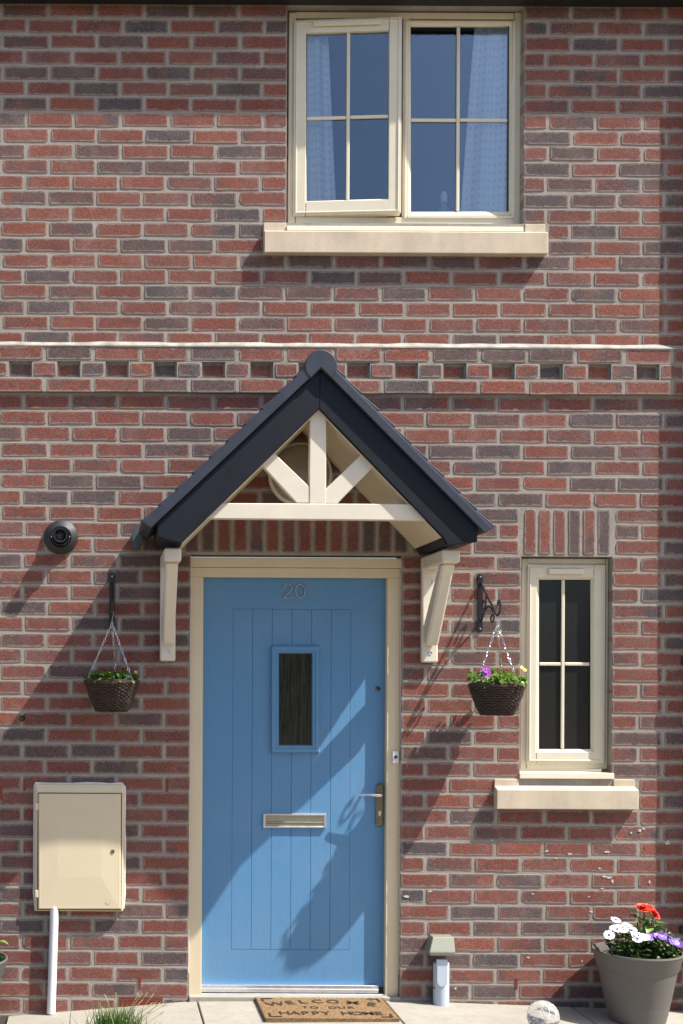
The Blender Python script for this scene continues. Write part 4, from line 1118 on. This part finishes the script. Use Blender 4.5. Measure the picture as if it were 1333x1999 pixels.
# ================================================================== ON THE GROUND
# doormat
mt = thing('doormat', (P(636, 1960, .2).x, -.2, zground(630)), 'brown coir welcome doormat lying in front of the blue door', 'doormat')
mx0, mx1 = P(498.6, 1939.5, .008).x, P(745, 1939.5, .008).x; my0, my1 = -.008, -.366; zt_ = zground(620, .2) + .018
q = MB(); q.box(mx0 + .002, mx1 - .002, my0 - .002, my1 + .002, zt_ - .018, zt_ - .002); mat_base = q.build('mat_base', M['coir'], mt)
q = MB(); rm_ = random.Random(6)
for k in range(9000):
    x, y = rm_.uniform(mx0, mx1), rm_.uniform(my1, my0)
    if rm_.random() < .25:
        e = rm_.randrange(4); x, y = ((mx0, y), (mx1, y), (x, my0), (x, my1))[e]
    tx, ty = rm_.uniform(-.004, .004), rm_.uniform(-.004, .004); h = rm_.uniform(.002, .0055); b_ = .0011
    z = zt_ - .004
    q.add([(x - b_, y, z), (x + b_, y, z), (x + tx, y + ty, z + h + .002)], [(0, 1, 2)])
q.build('coir_pile', M['coir'], mt, recalc=False, kind='stuff')
mw = mx1 - mx0; xm = (mx0 + mx1) / 2; zi = zt_ + .0008
def on_mat(cx, cy, sy=1.0, rot=0.0):
    return lambda x, y, z: (cx + x * math.cos(rot) - y * sy * math.sin(rot), cy + x * math.sin(rot) + y * sy * math.cos(rot), zi + z * .02)
def letters(word, sizes, spots):
    for ch, sz_, (cx_, cy_, rot_) in zip(word, sizes, spots):
        if ch == ' ': continue
        q = MB(); text_mb(q, ch, sz_, on_mat(cx_, cy_, 1.0, rot_), off=.012); q.build('letter', M['ink'], mt, recalc=False)
tt = [-1, -.69, -.40, -.09, .24, .64, 1.0]
letters('WELCOME', [.088, .082, .082, .08, .08, .082, .088], [(xm + t_ * mw * .36, my0 - .100 - .05 * t_ * t_, -t_ * .25) for t_ in tt])
letters('TO OUR', [.052] * 6, [(xm + .012 + (k - 2.5) * .042, my0 - .196, 0) for k in range(6)])
letters('HAPPY HOME', [.074] * 10, [(xm + .008 + (k - 4.5) * .0465 + (.006 if k == 8 else .004 if k == 9 else 0), my0 - .298, 0) for k in range(10)])
for sx_ in (-1, 1):
    for (yy, sg) in ((my0 - .022, -1), (my1 + .022, 1)):
        xe = xm + sx_ * (mw / 2 - .022); q = MB()
        q.box(xe, xe - sx_ * .009, yy, yy + sg * .055, zi - .001, zi + .0006); q.box(xe - sx_ * .0091, xe - sx_ * .055, yy, yy + sg * .009, zi - .001, zi + .0006)
        q.build('corner_mark', M['ink'], mt, recalc=False, kind='stuff')

# pots
def pot(cx, cy, z0, lab, H=.326, Rt=.192, Rb=.118):
    t = thing('flower_pot', (cx, cy, z0), lab, 'flower pot', 'grey plastic flower pots')
    def rr(h): return Rb + (Rt - .008 - Rb) * (h / H) ** .92
    prof = [(Rb - .008, 0), (Rb, .006)]
    for i in range(1, 33):
        h = .006 + (H * .74 - .006) * i / 32; prof += [(rr(h) - (.0012 if i > 10 else .0004), h - .003), (rr(h), h)]
    hs = H * .745
    prof += [(rr(hs) + .004, hs + .004), (rr(hs) + .007, hs + .008), (Rt - .002, H - .012), (Rt + .002, H - .006), (Rt, H), (Rt - .007, H), (Rt - .01, H - .008)]
    prof += [(rr(H * .8) - .004, H * .8), (rr(H * .78) - .004, H * .78)]
    MB().lathe(prof, (cx, cy, z0), 64, 'z', True, False).build('pot_body', M['pot'], t, smooth=True)
    MB().lathe([(rr(H * .86) - .004, z0 + H * .86), (.05, z0 + H * .89), (.002, z0 + H * .9)], (cx, cy, 0), 24, 'z', False).build('soil', M['soil'], t, smooth=True)
    return t
pc = P(1244, 1850, .205); pcx, pcy = pc.x, -.205; pz = zground(1240, .2)
pot(pcx, pcy, pz, 'grey plastic pot full of flowers standing below the small window')
lpx = P(15, 1870, .2).x - .192; lpz = zground(-40, .2)
pot(lpx, -.21, -.098, 'grey plastic pot at the left edge by the meter box')
zs0 = pz + .30
def bushy(name, lab, c, rx, ry, h0, h1, n, leaves, size, seed, grp='flowering plants in the big grey pot', cat='plant'):
    t = thing(name, (c[0], c[1], h0), lab, cat, grp); rb = random.Random(seed)
    q = MB()
    for k in range(9):
        a = rb.uniform(0, 6.28); q.tube([(c[0] + .2 * rx * math.cos(a), c[1] + .2 * ry * math.sin(a), h0 - .02), (c[0] + .6 * rx * math.cos(a), c[1] + .6 * ry * math.sin(a), h0 + (h1 - h0) * rb.uniform(.4, .8))], .0025, 5)
    q.build('stem', M['darkleaf'], t, smooth=True)
    for k in range(n):
        a = rb.uniform(0, 6.28); e = math.acos(rb.uniform(-.1, 1)); r_ = rb.random() ** .4
        l = (c[0] + rx * r_ * math.sin(e) * math.cos(a), c[1] + ry * r_ * math.sin(e) * math.sin(a), h0 + (h1 - h0) * r_ * math.cos(e))
        put('leaf', leaves[rb.randrange(len(leaves))], t, l, (math.cos(a) * .8 + rb.uniform(-.5, .5), math.sin(a) * .8 + rb.uniform(-.5, .5), rb.uniform(-.3, 1.0)), rb.uniform(*size), rb.uniform(-.8, .8))
    return t
DAISY = petal_flower(12, .024, .011, .06, 1, [M['whitepetal'], M['eye']], .0058, 1)
REDF = petal_flower(11, .034, .019, .12, 4, [M['redpetal'], M['redpetal']], .008, 2)
VIO = petal_flower(5, .019, .02, .1, 1, [M['purplepetal'], M['whitepetal']], .003, 5)
pp = .25
cdz = P(1225, 1850, pp)
tw = bushy('daisy_plant', 'white daisies with dark centres at the left of the big grey pot', (P(1222, 1850, .24).x, -.25), .085, .08, P(1222, 1868, .25).z, P(1222, 1806, .25).z, 230, DLEAF, (.018, .034), 21)
daisies = [(1189, 1825, .33, .15), (1200, 1812, .24, -.8), (1210, 1811, .25, -.75), (1222, 1808, .22, -.4), (1233, 1817, .27, -.6), (1240, 1824, .29, -.5), (1244, 1833, .32, -.55), (1252, 1829, .30, -.7), (1202, 1796, .14, -.9), (1216, 1815, .26, -.7), (1258, 1830, .3, -.8), (1246, 1826, .3, -.6), (1205, 1814, .27, -.85), (1227, 1812, .24, -.5)]
for i, (x, y, p_, tilt) in enumerate(daisies):
    put('flower', DAISY, tw, P(x, y, p_), (.1 + .3 * math.sin(i * 2.1), .5, -.55 + tilt * .6), 1.0, i * .7)
tr = bushy('zinnia_plant', 'tall plant with two orange red flower heads at the back of the big grey pot', (P(1262, 1850, .2).x, -.17), .085, .07, P(1262, 1862, .2).z, P(1262, 1782, .2).z, 120, [DLEAF[2], LEAF[1], DLEAF[0]], (.036, .062), 22)
for (x, y, p_, dr_, s_) in ((1255, 1773, .2, (-.05, .42, -.95), 1.0), (1277, 1784, .22, (-.6, .5, -.7), .95), (1266, 1773, .19, (-.25, .45, -.9), .9)):
    put('flower', REDF, tr, P(x, y, p_), dr_, s_, 0)
q = MB(); q.tube([P(1257, 1775, .2), P(1258, 1800, .19), P(1260, 1850, .18)], .0035, 6); q.tube([P(1276, 1785, .22), P(1270, 1810, .2), P(1262, 1850, .18)], .0035, 6); q.build('flower_stem', M['leaf'], tr, smooth=True)
tv = bushy('violet_plant', 'violet flowers spilling over the right side of the big grey pot', (P(1290, 1850, .24).x, -.25), .085, .08, P(1290, 1872, .25).z, P(1290, 1816, .25).z, 230, DLEAF, (.018, .034), 23)
for i, (x, y, p_) in enumerate([(1268, 1829, .29), (1276, 1828, .28), (1284, 1828, .29), (1291, 1830, .3), (1299, 1831, .29), (1306, 1834, .3), (1312, 1837, .31), (1318, 1839, .31), (1325, 1843, .31), (1330, 1844, .30), (1309, 1832, .26), (1321, 1836, .27), (1288, 1826, .25), (1302, 1829, .25)]):
    put('flower', VIO, tv, P(x, y, p_), (.3 * math.sin(i * 1.7), .7, -.8 + .3 * math.cos(i)), 1.0, i)
tl_ = bushy('purple_leaf_plant', 'dark plant in the grey pot at the left edge', (lpx + .04, -.2), .13, .12, .19, .32, 60, DLEAF, (.03, .05), 24, None)
put('leaf', LEAF[0], tl_, P(-4, 1838, .22), (1, -.2, .1), .05)

# translucent jar behind the pot
jr = thing('glass_jar', P(1300, 1980, .08), 'small square pale glass jar on the paving behind the big grey pot', 'jar')
a, b = P(1284, 1965, .10).x, P(1306, 1965, .10).x; zj = zground(1295, .08)
q = MB(); q.box(a, b, -.05, -.105, zj + .001, zj + .105); q.build('jar_body', simple('milky_glass', (0.36, 0.36, 0.31), .2), jr, bevel=.006, seg=2)
q = MB(); q.lathe([(.021, zj + .105), (.021, zj + .118), (.017, zj + .120)], ((a + b) / 2, -.078, 0), 18); q.build('jar_lid', M['zinc'], jr, smooth=True)

# crackle globe
gc = P(1060, 1988.5, .44); rg = .069; gzc = zground(1010, .44) + rg
gl_ = thing('glass_globe', (gc.x, gc.y, gzc - rg), 'clear crackle glass globe resting on the paving between door and pot', 'globe')
q = MB(); q.ico((gc.x, gc.y, gzc), rg, 4); q.build('globe', M['crackle'], gl_, smooth=True)
q = MB(); q.lathe([(.03, gzc - rg), (.03, gzc - rg + .012)], (gc.x, gc.y, 0), 20); q.build('globe_base', M['rubber'], gl_, smooth=True)

# grass tuft in the bed before the left slab
tg = thing('grass_clump', (P(232, 2060, .66).x, -.66, -.075), 'clump of thin green grass with seed heads at the bottom edge below the meter box', 'grass')
q = MB(); rg_ = random.Random(31); cx, cy = P(225, 2050, .66).x, -.68
for k in range(420):
    bx, by = cx + rg_.gauss(0, .05), cy + rg_.gauss(0, .03); h = rg_.uniform(.14, .25); lean = rg_.gauss(.01, .045); ly = rg_.gauss(0, .04); wd = rg_.uniform(.002, .0036); vs = []
    for i in range(5):
        t_ = i / 4; ww = wd * (1 - t_ ** 2); x = bx + lean * t_ ** 1.8; y = by + ly * t_ ** 1.8; z = -.08 + h * t_ - .25 * abs(lean) * t_ ** 3
        vs += [(x - ww, y, z), (x + ww, y + .001, z)]
    q.add(vs, [(2 * i, 2 * i + 1, 2 * i + 3, 2 * i + 2) for i in range(4)])
q.build('blade', M['grass'], tg, recalc=False, kind='stuff')
q = MB(); q.cur = 0
for k in range(16):
    bx, by = cx + rg_.gauss(.02, .03), cy + rg_.gauss(0, .03); ln = rg_.uniform(.03, .19) if k > 3 else rg_.uniform(-.06, 0); h = rg_.uniform(.2, .275); pts = []
    for i in range(7):
        t_ = i / 6; pts.append((bx + ln * t_ ** 1.6, by + rg_.uniform(-.002, .002), -.08 + h * t_ - .22 * abs(ln) * t_ ** 3))
    q.tube(pts, .0011, 4); e = Vector(pts[-1]); d_ = (e - Vector(pts[-2])).normalized()
    q.tube([e, e + d_ * .012, e + d_ * .028], [.0012, .0028, .0008], 5)
q.build('seed_head', M['straw'], tg, smooth=True, kind='stuff')
